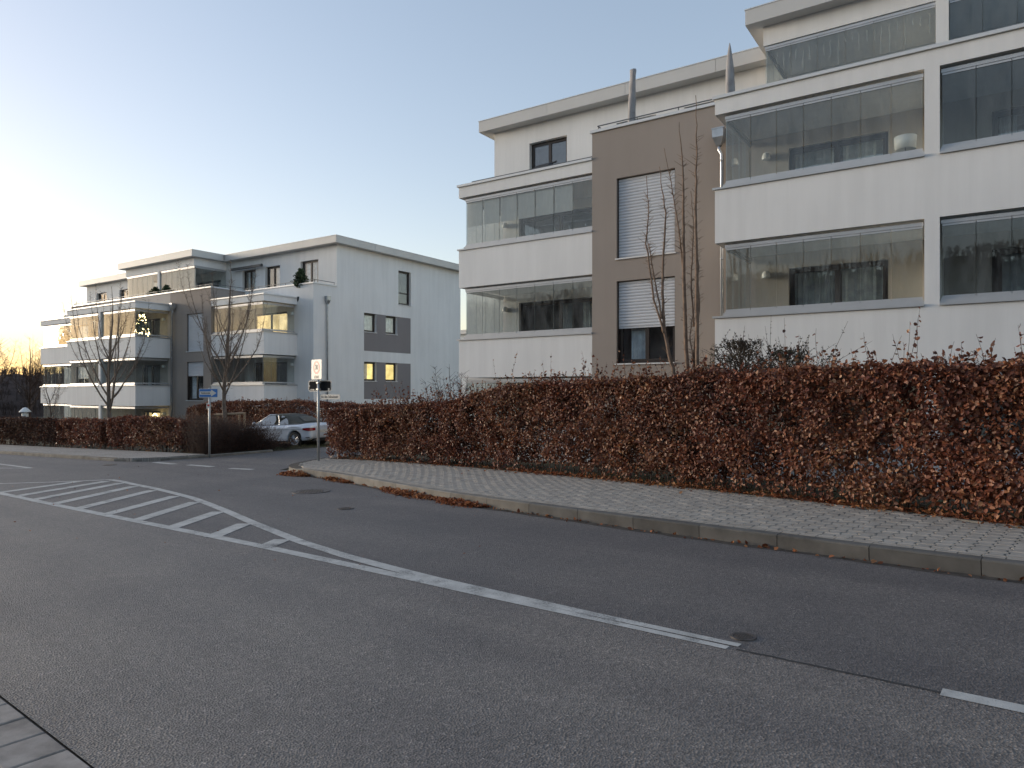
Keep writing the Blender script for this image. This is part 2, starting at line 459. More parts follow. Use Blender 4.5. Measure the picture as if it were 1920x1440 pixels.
def polyline(pts, step):
    """resample"""
    P = [Vector((p[0], p[1], 0)) for p in pts]
    out = []; acc = 0.0
    cum = [0.0]
    for i in range(len(P) - 1): cum.append(cum[-1] + (P[i + 1] - P[i]).length)
    s = 0.0; i = 0
    while s <= cum[-1]:
        while i < len(P) - 2 and cum[i + 1] < s: i += 1
        t = (s - cum[i]) / (cum[i + 1] - cum[i])
        out.append(P[i].lerp(P[i + 1], t)); s += step
    return out
def yback(x):
    xs_ = [p[0] for p in BACK][::-1]; ys_ = [p[1] for p in BACK][::-1]
    return float(np.interp(x, xs_, ys_))
def ykerb(x):
    pts = [p for p in KERB if p[0] > -14.3]
    return float(np.interp(x, [p[0] for p in pts][::-1], [p[1] for p in pts][::-1]))

# road
mb = MB()
mb.cur = 0
def sheet(mb, poly, dz):
    b = len(mb.v)
    for (x, y) in poly: mb.v.append((x, y, gz(x) + dz))
    mb.face(tuple(b + i for i in range(len(poly))))
def nearY(x): return 1.80 - 0.086 * (x + 4.5)
X = [-150, -120, -90, -60, -40, -30, -22.5, -16, -10, -5, 0, 5, 15, 40, 80]
for i in range(len(X) - 1):
    a, b_ = X[i], X[i + 1]
    far = 12.4
    sheet(mb, [(a, nearY(a)), (b_, nearY(b_)), (b_, far), (a, far)], 0.0)
sheet(mb, [(-22.5, 12.4), (-16.0, 12.4), (-17.0, 15.0), (-17.0, 60), (-22.5, 60)], 0.0)
road = tag(mb.build('road', M['asphalt']), kind='structure')

def strip(mb, pts, w, dz):
    """painted line of width w along ground points"""
    P = [Vector((p[0], p[1], 0)) for p in pts]
    L = []; Rr = []
    for i, p in enumerate(P):
        d = (P[min(i + 1, len(P) - 1)] - P[max(i - 1, 0)]).normalized()
        n = Vector((-d.y, d.x, 0)) * (w[i] if isinstance(w, list) else w) / 2
        L.append(p + n); Rr.append(p - n)
    b = len(mb.v)
    for a, c in zip(L, Rr):
        mb.v.append((a.x, a.y, gz(a.x) + dz)); mb.v.append((c.x, c.y, gz(c.x) + dz))
    for i in range(len(P) - 1):
        k = b + 2 * i
        mb.face((k, k + 1, k + 3, k + 2))
def marking(pts, w, dz=0.004, name='road_marking', mat='paint'):
    mb = MB(); strip(mb, pts, w, dz)
    return mb.build(name, M[mat], road)
LOW = [(-30.0, 7.5), (-22, 6.78), (-17.37, 6.33), (-14.34, 6.07), (-11.08, 5.83), (-8.7, 5.66), (-7.43, 5.56), (-5.94, 5.42), (-4.72, 5.30), (-3.86, 5.20), (-2.6, 5.07), (-1.51, 4.96)]
marking(LOW, [.15] * 8 + [.14, .12, .085, .07])
UPP = [(-17.9, 8.86), (-17.2, 8.78), (-16.32, 8.59), (-15.1, 8.38), (-13.91, 8.12), (-12.7, 7.83), (-11.59, 7.47), (-10.7, 7.17), (-9.95, 6.9), (-9.2, 6.63), (-8.52, 6.40), (-7.32, 6.0), (-6.16, 5.70), (-5.31, 5.53), (-4.59, 5.405), (-3.86, 5.315), (-2.6, 5.165), (-1.45, 5.048)]
marking(UPP, [.15] * 13 + [.15, .14, .12, .09, .07], 0.0045)
marking([(-30, 5.2 + 0.6), (-19.63, 7.15), (-18.73, 7.93), (-17.9, 8.86)], 0.14)
near = [(-17.5, 6.35), (-16.42, 6.24), (-15.42, 6.15), (-14.36, 6.06), (-13.27, 5.98), (-12.09, 5.88), (-11.0, 5.8), (-9.86, 5.71), (-8.67, 5.61), (-7.49, 5.62)]
far = [(-18.25, 8.3), (-17.62, 8.63), (-16.85, 8.58), (-15.88, 8.40), (-14.7, 8.14), (-13.31, 7.83), (-12.12, 7.52), (-10.65, 7.03), (-9.2, 6.50), (-7.66, 5.98)]
for a, b_ in zip(near, far): marking([a, b_], 0.24, 0.005)
marking([(-0.22, 4.87), (1.6, 4.72)], 0.12)
marking([(3.2, 4.6), (6.2, 4.35)], 0.14)
marking([(-23.8, 9.50), (-26.5, 9.72), (-34, 10.2)], 0.13); marking([(-23.8, 9.50), (-25.2, 8.9)], 0.13, 0.0045); marking([(-24.7, 9.0), (-30, 8.6)], 0.13, 0.005)
for a, b_ in (((-22.1, 12.32), (-20.75, 12.2)), ((-20.04, 12.22), (-18.73, 12.16)), ((-17.71, 12.05), (-16.78, 12.1))): marking([a, b_], 0.22)
seampts = [(-1.45 + 0.12 * i, 4.965 - 0.0105 * i * 0.95 + random.uniform(-.006, .006)) for i in range(95)]
marking(seampts, 0.028, 0.003, 'road_seam', 'seam')
dirt = [(p.x, p.y - 0.045 + random.uniform(-.02, .02)) for p in polyline([q for q in KERB if q[0] > -14.4 and q[0] < 8], 0.25)]
marking(dirt, [0.10 + random.uniform(0, .12) for _ in dirt], 0.0025, 'gutter_dirt', 'dirt')

# manhole covers
def manhole(loc, r, label, name='manhole_cover'):
    root = empty(name, (loc[0], loc[1], gz(loc[0])))
    mb = MB(); mb.lathe([(r * .78, 0.003), (r * .80, 0.010), (r, 0.010), (r, -0.02)], 32); mb.build('rim', M['iron'], root)
    mb = MB(); mb.lathe([(0.0, 0.008), (r * .76, 0.008), (r * .76, -0.02)], 32)
    for i in range(-3, 4):
        for j in range(-3, 4):
            x, y = i * r * .2, j * r * .2
            if x * x + y * y < (r * .66) ** 2: mb.box(x - r * .06, x + r * .06, y - r * .06, y + r * .06, 0.006, 0.013)
    mb.build('lid', M['iron'], root)
    root.rotation_euler = (0, -math.atan(G), 0)
    tag(root, label, 'manhole cover')
manhole((-11.35, 9.56), 0.38, 'large round iron manhole cover in the far lane before the corner')
manhole((-8.95, 8.27), 0.14, 'small round valve cover in the far lane below the large manhole')
manhole((-1.48, 5.24), 0.09, 'small dark valve cover beside the end of the double line', 'valve_cover')
manhole((-22.54, 11.14), 0.2, 'small iron cover in the road near the far left kerb', 'valve_cover')

# right pavement: bed, kerb stones, interlocking pavers
mb = MB()
kin = [p for p in polyline(KERB, 0.4) if p.y < 14.7 and p.x > -16.9]
bk = [Vector((p.x, yback(p.x), 0)) if p.x > -15.05 else Vector((max(p.x + 0.02, -16.3), 14.4, 0)) for p in kin]
b = 0
for p, q in zip(kin, bk):
    if q.y < p.y: q = Vector((p.x, p.y + 0.05, 0))
    mb.v += [(p.x, p.y, gz(p.x) + PH - .021), (q.x, q.y, gz(q.x) + PH - .021)]
for i in range(len(kin) - 1):
    mb.face((2 * i, 2 * i + 1, 2 * i + 3, 2 * i + 2))
pavement = tag(mb.build('pavement', M['joint']), kind='structure')

def kerb_stone_mesh(L, h, w=0.15):
    mb = MB()
    g = 0.004
    prof = [(0, -0.06), (0, h - 0.02), (0.006, h - 0.006), (0.02, h), (w, h), (w, -0.06)]
    n = len(prof)
    for x in (g, L - g):
        for (y, z) in prof: mb.v.append((x, y, z))
    for i in range(n):
        j = (i + 1) % n
        mb.face((i, n + i, n + j, j))
    mb.face(tuple(range(n))); mb.face(tuple(n + i for i in reversed(range(n))))
    return mb.mesh('kerb_stone', M['kerb'])
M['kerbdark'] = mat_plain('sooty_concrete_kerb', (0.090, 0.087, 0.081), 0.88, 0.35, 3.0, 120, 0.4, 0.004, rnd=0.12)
ksm = kerb_stone_mesh(1.0, PH)
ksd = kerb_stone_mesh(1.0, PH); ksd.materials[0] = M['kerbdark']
ksh = kerb_stone_mesh(0.5, PH); ksl = kerb_stone_mesh(1.0, 0.122)
def place_kerb(path, me, L, parent, drop=lambda p: 0.0, flip=False, start=0.0):
    pts = polyline(path, L)
    for i in range(len(pts) - 1):
        a, c = pts[i], pts[i + 1]
        if flip: a, c = c, a
        d = (c - a)
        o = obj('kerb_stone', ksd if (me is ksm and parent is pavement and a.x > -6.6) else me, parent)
        o.location = (a.x, a.y, gz(a.x) - drop(a))
        yaw = math.atan2(d.y, d.x); pitch = -math.atan2((gz(c.x) - drop(c)) - (gz(a.x) - drop(a)), math.hypot(d.x, d.y))
        o.rotation_euler = (0, pitch, yaw)
# straight part: shift so that joints fall where seen (x = 0.11 ...)
KA = [p for p in KERB if p[0] >= -14.16]
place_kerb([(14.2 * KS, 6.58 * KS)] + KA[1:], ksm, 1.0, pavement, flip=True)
_end = polyline([(14.2 * KS, 6.58 * KS)] + KA[1:], 1.0)[-1]
KC = [(_end.x, _end.y)] + [p for p in KERB if p[0] < _end.x and p[0] >= -14.2] + [p for p in KERB if p[0] < -14.2 and p[1] < 18]
place_kerb(KC, ksh, 0.5, pavement, drop=lambda p: min(0.035, max(0, (-p.x - 13.9) * 0.03)), flip=True)

# interlocking pavers
PW, PL = 0.1625, 0.2
def paver_mesh():
    mb = MB()
    W1, W2, c = 0.190, 0.135, 0.012
    def outline(sh):
        side = [(W1 / 2, -PL / 2), (W1 / 2, -PL / 4 - c), (W2 / 2, -PL / 4 + c), (W2 / 2, PL / 4 - c), (W1 / 2, PL / 4 + c), (W1 / 2, PL / 2)]
        pts = side + [(-x, y) for x, y in reversed(side)]
        return [(x - math.copysign(sh, x), y - math.copysign(min(sh, abs(y)), y) if abs(abs(y) - PL / 2) < 1e-6 else y) for x, y in pts]
    for sh, z in ((0.006, -0.024), (0.006, -0.007), (0.0115, 0.0)):
        for (x, y) in outline(sh): mb.v.append((x, y, z))
    for r in range(2):
        for i in range(12):
            j = (i + 1) % 12
            mb.face((r * 12 + i, r * 12 + j, r * 12 + 12 + j, r * 12 + 12 + i))
    mb.face(tuple(24 + i for i in range(12)))
    return mb.mesh('paving_stone', M['paver'])
pvm = paver_mesh()
pv_v = np.array([v.co[:] for v in pvm.vertices]); pv_f = [tuple(p.vertices) for p in pvm.polygons]
em = MB(); em.box(-0.094, 0.094, -0.044, 0.044, -0.02, 0.0)
esm = em.mesh('edge_stone', M['paver'])
# column line: offset kerb by 0.15 and 0.26
cols = polyline([p for p in KERB if p[0] > -17.2 and p[0] < 6 and p[1] < 15], PW)
singles = 0
rest = MB()
def colnorm(ci):
    d = (cols[min(ci + 6, len(cols) - 1)] - cols[max(ci - 6, 0)]).normalized(); n = Vector((d.y, -d.x, 0))
    if n.y < 0 and cols[ci].x > -15: n = -n
    if cols[ci].x <= -15 and n.x < 0: n = -n
    return n
hm = MB(); hm.box(-0.074, 0.074, -0.043, 0.043, -0.02, 0.0); hsm = hm.mesh('half_stone', M['paver'])
CN = [colnorm(ci) for ci in range(len(cols))]
for ci in range(1, len(cols) - 1):
    p = cols[ci]; n = CN[ci]
    yaw = math.atan2(n.y, n.x) - math.pi / 2
    if ci % 2 and -15 < p.x < 4:
        q = p + n * 0.312; o = obj('half_stone', hsm, pavement); o.location = (q.x, q.y, gz(q.x) + PH); o.rotation_euler = (0, -math.atan(G), yaw)
    k = 0
    while True:
        ww = 0.262 + PL / 2 + k * PL + (PL / 2 if ci % 2 else 0.0)
        q = p + n * ww
        lim = yback(q.x) if q.x > -15.1 else 14.25
        if q.y > lim - 0.06 or k > 16: break
        k += 1
        sp_ = ((cols[ci + 1] + CN[ci + 1] * ww) - (cols[ci - 1] + CN[ci - 1] * ww)).length / 2 / PW     # columns close up on bends
        sp_ = max(.7, min(1.3, sp_))
        z = gz(q.x) + PH + random.uniform(-.0022, .0022)
        if -3.35 < q.x < 1.0 and singles < 300:
            o = obj('paving_stone', pvm, pavement)
            o.location = (q.x, q.y, z); o.rotation_euler = (random.uniform(-.008, .008), -math.atan(G) + random.uniform(-.008, .008), yaw); o.scale = (sp_, 1, 1)
            singles += 1
        else:
            ca, sa = math.cos(yaw), math.sin(yaw); b = len(rest.v)
            for (x, y, zz) in pv_v:
                x *= sp_
                X_, Y_ = q.x + ca * x - sa * y, q.y + sa * x + ca * y
                rest.v.append((X_, Y_, z + zz + G * (X_ - q.x)))
            for f in pv_f: rest.face(tuple(b + i for i in f))
tag(rest.build('paving_field', M['paver'], pavement), kind='stuff')
erow = polyline([p for p in KERB if p[0] > -15 and p[0] < 4], 0.2)
for i in range(len(erow) - 1):
    p = erow[i]; d = (erow[i + 1] - p).normalized(); n = Vector((d.y, -d.x, 0))
    if n.y < 0: n = -n
    q = p + n * 0.206 + d * 0.1
    o = obj('edge_stone', esm, pavement); o.location = (q.x, q.y, gz(q.x) + PH + random.uniform(-.001, .001)); o.rotation_euler = (0, -math.atan(G), math.atan2(-d.y, -d.x))

# left pavement beyond the side street
LK = [(-75, 12.0), (-40, 12.02), (-33, 12.02), (-27.46, 11.98), (-23.9, 12.0), (-23.2, 12.12), (-22.7, 12.45), (-22.45, 13.0), (-22.35, 14.2), (-22.3, 17.0), (-22.3, 40)]
mb = MB()
poly = [(-75, 12.05), (-23.9, 12.05), (-23.2, 12.17), (-22.75, 12.5), (-22.5, 13.0), (-22.4, 14.25), (-75, 14.25)]
mb.prism(poly, lambda x, y: gz(x) - 0.05, lambda x, y: gz(x) + 0.117)
pave_l = tag(mb.build('pavement', M['pavefar']), kind='structure')
place_kerb(LK[1:-1], ksl, 1.0, pave_l, drop=lambda p: 0.04 if p.x > -26 else 0.0)

# near gutter row and kerb on the photographer's side
mb = MB()
mb.prism([(-14, nearY(-14) - 0.63), (4, nearY(4) - 0.63), (4, nearY(4)), (-14, nearY(-14))], lambda x, y: gz(x) - .05, lambda x, y: gz(x) - 0.008)
gutter = tag(mb.build('gutter', M['joint']), kind='structure')
gm = MB(); gm.box(0.008, 0.301, -0.291, -0.016, -0.03, 0.006)
bm = bmesh.new(); me = gm.mesh('gutter_block', M['gutter']); bm.from_mesh(me); bmesh.ops.bevel(bm, geom=[e for e in bm.edges], offset=0.006, segments=1, affect='EDGES'); bm.to_mesh(me); bm.free()
for i in range(104):
    x = -12.0 + (i % 52) * 0.31 + (0.13 if i >= 52 else 0)
    o = obj('gutter_block', me, gutter); o.location = (x, nearY(x) - (0.302 if i >= 52 else 0), gz(x) + 0.003 + random.uniform(-.002, .002)); o.rotation_euler = (random.uniform(-.01, .01), -math.atan(G) + random.uniform(-.006, .006), math.atan(-0.086))
mb = MB()
mb.prism([(-60, nearY(-60) - 3.2), (8, nearY(8) - 3.2), (8, nearY(8) - 0.78), (-60, nearY(-60) - 0.78)], lambda x, y: gz(x) - .05, lambda x, y: gz(x) + 0.115)
pave_n = tag(mb.build('pavement', M['pavefar']), kind='structure')
place_kerb([(-16, nearY(-16) - .63), (5, nearY(5) - .63)], ksl, 1.0, pave_n, flip=True)

# ------------------------------------------------------------------ apartment buildings
def wall(mb, Mp, a0, a1, z0, z1, d0, d1, ops):
    """wall plane with rectangular openings, cut into butted blocks"""
    zs = sorted(set([z0, z1] + [z for o in ops for z in (o[2], o[3]) if z0 < z < z1]))
    for i in range(len(zs) - 1):
        za, zb = zs[i], zs[i + 1]
        cuts = sorted([(o[0], o[1]) for o in ops if o[2] < zb - 1e-6 and o[3] > za + 1e-6])
        cur = a0
        for (c0, c1) in cuts:
            if c0 > cur: mbox(mb, Mp, cur, c0, d0, d1, za, zb)
            cur = max(cur, c1)
        if cur < a1: mbox(mb, Mp, cur, a1, d0, d1, za, zb)

def mbox(mb, Mp, a0, a1, d0, d1, z0, z1):
    p = Mp(a0, d0, z0); q = Mp(a1, d1, z1)
    mb.box(p[0], q[0], p[1], q[1], p[2], q[2])

_shm = {}
def shutter_mesh(Mp, a0, a1, z0, z1, d):
    mb = MB(); pitch = 0.08; n = max(1, int((z1 - z0) / pitch)); pitch = (z1 - z0) / n
    prev = None
    rows = []
    for i in range(n):
        zt = z1 - i * pitch
        for (f, dd) in ((0.0, 0.0), (0.15, -0.012), (0.5, -0.017), (0.82, -0.008), (0.95, 0.008)):
            rows.append((zt - f * pitch, d + dd))
    rows.append((z0, d)); b = 0
    for (z, dd) in rows:
        mb.v.append(Mp(a0, dd, z)); mb.v.append(Mp(a1, dd, z))
    for i in range(len(rows) - 1):
        mb.face((2 * i, 2 * i + 1, 2 * i + 3, 2 * i + 2))
    mbox(mb, Mp, a0, a1, d - 0.012, d + 0.01, z0 - 0.035, z0 - 0.001)
    return mb

def window(root, Mp, a0, a1, z0, z1, leaves=2, split=None, shut=0.0, lit=None, sill=True, depth=0.17, curtain=None, name='window', room=0.9):
    fw = 0.06
    mb = MB(); d0, d1 = depth, depth + 0.07
    mbox(mb, Mp, a0 + .003, a1 - .003, d0, d1, z0 + .002, z0 + fw); mbox(mb, Mp, a0 + .003, a1 - .003, d0, d1, z1 - fw, z1 - .002)
    mbox(mb, Mp, a0 + .003, a0 + fw, d0, d1, z0 + fw, z1 - fw); mbox(mb, Mp, a1 - fw, a1 - .003, d0, d1, z0 + fw, z1 - fw)
    edges = [a0 + fw]
    wdt = (a1 - a0 - 2 * fw)
    panes = []
    for i in range(leaves):
        l0 = a0 + fw + wdt * i / leaves; l1 = a0 + fw + wdt * (i + 1) / leaves
        s = 0.055
        zt, zb = z1 - fw, z0 + fw
        for (q0, q1, y0, y1) in ((l0, l1, zb, zb + s), (l0, l1, zt - s, zt), (l0, l0 + s, zb + s, zt - s), (l1 - s, l1, zb + s, zt - s)):
            mbox(mb, Mp, q0 + .001, q1 - .001, d0 - 0.012, d1 - 0.01, y0 + .001, y1 - .001)
        if split:
            mbox(mb, Mp, l0 + s, l1 - s, d0 - 0.008, d1 - 0.01, z0 + split - .03, z0 + split + .03)
        panes.append((l0 + s, l1 - s, zb + s, zt - s))
    f = mb.build(name, M['frame'], root)
    for (q0, q1, y0, y1) in panes:
        pm = MB(); mbox(pm, Mp, q0, q1, depth + 0.02, depth + 0.03, y0, y1); pm.build('pane', M['wglass'], f)
    if sill:
        sm = MB(); mbox(sm, Mp, a0 - 0.03, a1 + 0.03, -0.045, depth - .002, z0 - 0.035, z0 - 0.001); sm.build('sill', M['sill'], f)
    if shut > 0:
        shutter_mesh(Mp, a0 + 0.03, a1 - 0.03, z1 - (z1 - z0 - .04) * shut, z1 - 0.02, depth - 0.06).build('roller_shutter', M['shutter'], f)
        for (g0, g1) in ((a0 + .004, a0 + .028), (a1 - .028, a1 - .004)):
            gm_ = MB(); mbox(gm_, Mp, g0, g1, depth - .10, depth - .005, z0 + .005, z1 - .003); gm_.build('shutter_guide', M['frame'], f)
    if shut < 0.97:
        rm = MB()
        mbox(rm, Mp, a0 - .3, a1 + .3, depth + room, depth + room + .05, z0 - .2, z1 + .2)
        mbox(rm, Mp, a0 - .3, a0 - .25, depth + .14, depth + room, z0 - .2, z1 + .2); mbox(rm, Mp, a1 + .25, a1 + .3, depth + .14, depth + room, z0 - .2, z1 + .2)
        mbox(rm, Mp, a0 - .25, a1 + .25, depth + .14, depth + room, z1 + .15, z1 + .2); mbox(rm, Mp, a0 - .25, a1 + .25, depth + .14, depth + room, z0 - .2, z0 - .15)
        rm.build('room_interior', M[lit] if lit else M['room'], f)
        if curtain:
            cm = MB(); q0, q1 = a0 + .08, a1 - .08
            for (c0, c1) in curtain:
                n = 14; A = q0 + (q1 - q0) * c0; B = q0 + (q1 - q0) * c1; b = len(cm.v)
                for i in range(n + 1):
                    a = A + (B - A) * i / n; dd = depth + 0.15 + 0.025 * math.sin(i * 2.1)
                    cm.v.append(Mp(a, dd, z0 + .08)); cm.v.append(Mp(a, dd, z1 - .1))
                for i in range(n): cm.face((b + 2 * i, b + 2 * i + 2, b + 2 * i + 3, b + 2 * i + 1))
            cm.build('curtain', M['curtain'], f)
    return f

def pane_row(part, Mp, a0, a1, z0, z1, n, skip=()):
    """frameless folding panes side by side, with rails"""
    wdt = (a1 - a0) / n
    for i in range(n):
        if i in skip: continue
        mb = MB()
        g = 0.006
        b = len(mb.v)
        mbox(mb, Mp, a0 + i * wdt + g, a0 + (i + 1) * wdt - g, 0.0, 0.010, z0, z1)
        # the narrow polished edges show lighter than the faces
        for fi in range(len(mb.f)):
            xs_ = [mb.v[k] for k in mb.f[fi]]
            ext = [max(c[j] for c in xs_) - min(c[j] for c in xs_) for j in range(3)]
            narrow = sorted(ext)[1] < 0.02
            mb.m[fi] = 1 if narrow else 0
        mb.build('glass_pane', [M['glass'], M['glassedge']], part)
        cm = MB(); mbox(cm, Mp, a0 + i * wdt + g, a0 + (i + 1) * wdt - g, -0.012, 0.022, z1 + .002, z1 + 0.045); cm.build('pane_clamp', M['metal'], part); cm = MB(); mbox(cm, Mp, a0 + i * wdt + g, a0 + (i + 1) * wdt - g, -0.012, 0.022, z0 - 0.04, z0 - .002)
        cm.build('pane_clamp', M['metal'], part)
    mb = MB()
    mbox(mb, Mp, a0 - .01, a1 + .01, -0.025, 0.045, z1 + 0.048, z1 + 0.115); mb.build('guide_rail', M['metal'], part); mb = MB(); mbox(mb, Mp, a0 - .01, a1 + .01, -0.03, 0.05, z0 - 0.085, z0 - 0.043)
    mb.build('guide_rail', M['metal'], part)

HB = 13.05; XB = 8.3; XD = 4.15; XE = 14.4
FL = [-0.63, 2.22, 5.07]                      # parapet bottoms
def balcony(root, x0, x1, y0, y1, f, left, right, n_front, n_side, splitx=None, wallmat='white', blind=None):
    """parapet, ledge, slab, glazing between parapet and the slab above; left/right = glazed sides"""
    t = 0.14
    mb = MB()
    mb.box(x0, x1, y0, y0 + t, f, f + 1.18)
    if left: mb.box(x0, x0 + t, y0 + t, y1, f, f + 1.18)
    if right: mb.box(x1 - t, x1, y0 + t, y1, f, f + 1.18)
    mb.box(x0 + (t if left else 0), x1 - (t if right else 0), y0 + t, y1, f + 0.002, f + 0.18)
    if splitx is not None:
        mb.box(splitx - .125, splitx + .125, y0, y0 + t, f + 1.18, f + 2.85)
        mb.box(splitx - .1, splitx + .1, y0 + t, y1, f + .18, f + 2.85)
    part = mb.build('balcony', M['white'], root)
    segs = [(x0, x1)] if splitx is None else [(x0, splitx - .125), (splitx + .125, x1)]
    lm = MB()
    for (a, b_) in segs:
        lm.box(a - (.045 if (a == x0 and left) else 0), b_ + (.045 if (b_ == x1 and right) else 0), y0 - 0.045, y0 + 0.2, f + 1.182, f + 1.225)
        lm.box(a + (.17 if (a == x0 and left) else 0.004), b_ - (.17 if (b_ == x1 and right) else .004), y0 + 0.03, y0 + 0.19, f + 1.226, f + 1.29)
    if left: lm.box(x0 - .045, x0 + .27, y0 + .2, y1, f + 1.182, f + 1.225)
    if right: lm.box(x1 - .27, x1 + .045, y0 + .2, y1, f + 1.182, f + 1.225)
    lm.build('ledge', M['metal'], part)
    gy = y0 + 0.1
    zA, zB = f + 1.375, f + 2.685
    for (a, b_) in segs:
        A = a + (0.21 if (a == x0 and left) else 0.03); B = b_ - (0.21 if (b_ == x1 and right) else 0.03)
        pane_row(part, lambda u, d, z: (u, gy + d, z), A, B, zA, zB, n_front)
        if blind and a == segs[0][0]:
            wdt = (B - A) / n_front
            for i in blind[0]:
                bmx = MB(); bmx.box(A + i * wdt + .02, A + (i + 1) * wdt - .02, gy + .05, gy + .055, zB - (zB - zA) * blind[1], zB + .04); bmx.build('blind', M['blind'], part)
    if left: pane_row(part, lambda u, d, z: (x0 + 0.21 + d, u, z), gy + .03, y1 - .03, zA, zB, n_side)
    if right: pane_row(part, lambda u, d, z: (x1 - 0.21 - d, u, z), gy + .03, y1 - .03, zA, zB, n_side)
    return part

def wall_lamp(root, x, y, z, name='wall_lamp', m='lampwhite'):
    mb = MB(); mb.lathe([(0.0, 0.17), (0.06, 0.155), (0.095, 0.09), (0.1, 0.0), (0.0, 0.0)], 14, 'z', (x, y - 0.1, z)); mb.box(x - .05, x + .05, y - .1, y, z + .02, z + .12)
    mb.build(name, M[m], root, smooth=False)

def downpipe(root, x, y, ztop, zbot, side):
    mb = MB()
    b = len(mb.v)
    hw = 0.13
    dx = 0.0
    # tapered hopper head
    for (hw_, hd, z) in ((0.14, 0.13, ztop), (0.135, 0.125, ztop - .2), (0.055, 0.05, ztop - .4)):
        for (sx, sy) in ((-1, -1), (1, -1), (1, 1), (-1, 1)): mb.v.append((x + sx * hw_, y + sy * hd, z))
    for r in range(2):
        for i in range(4):
            j = (i + 1) % 4; mb.face((b + r * 4 + i, b + r * 4 + j, b + r * 4 + 4 + j, b + r * 4 + 4 + i))
    mb.face((b, b + 1, b + 2, b + 3)); mb.box(x - .15, x + .15, y - .14, y + .14, ztop, ztop + .03)
    h = mb.build('rain_hopper', M['zinc'], root)
    pm = MB()
    pm.tube([(x, y, ztop - .38), (x, y, ztop - .5), (x + side * .07, y, ztop - .62), (x + side * .07, y, zbot)], 0.045, 12)
    for z in (ztop - .75, ztop - 3.2, ztop - 5.8): pm.tube([(x + side * .07, y, z), (x + side * .07, y, z - .05)], 0.053, 12)
    pm.build('downpipe', M['zinc'], h, smooth=True)

def railing(root, pts, z, h=0.16):
    mb = MB()
    for i in range(len(pts) - 1):
        a, c = Vector((*pts[i], 0)), Vector((*pts[i + 1], 0)); L = (c - a).length
        mb.tube([(a.x, a.y, z + h), (c.x, c.y, z + h)], 0.017, 6)
        n = max(1, int(L / 1.1))
        for k in range(n + 1):
            p = a.lerp(c, (k + .02) / (n + .04)); mb.tube([(p.x, p.y, z), (p.x, p.y, z + h)], 0.014, 5)
    mb.build('terrace_rail', M['rail'], root)

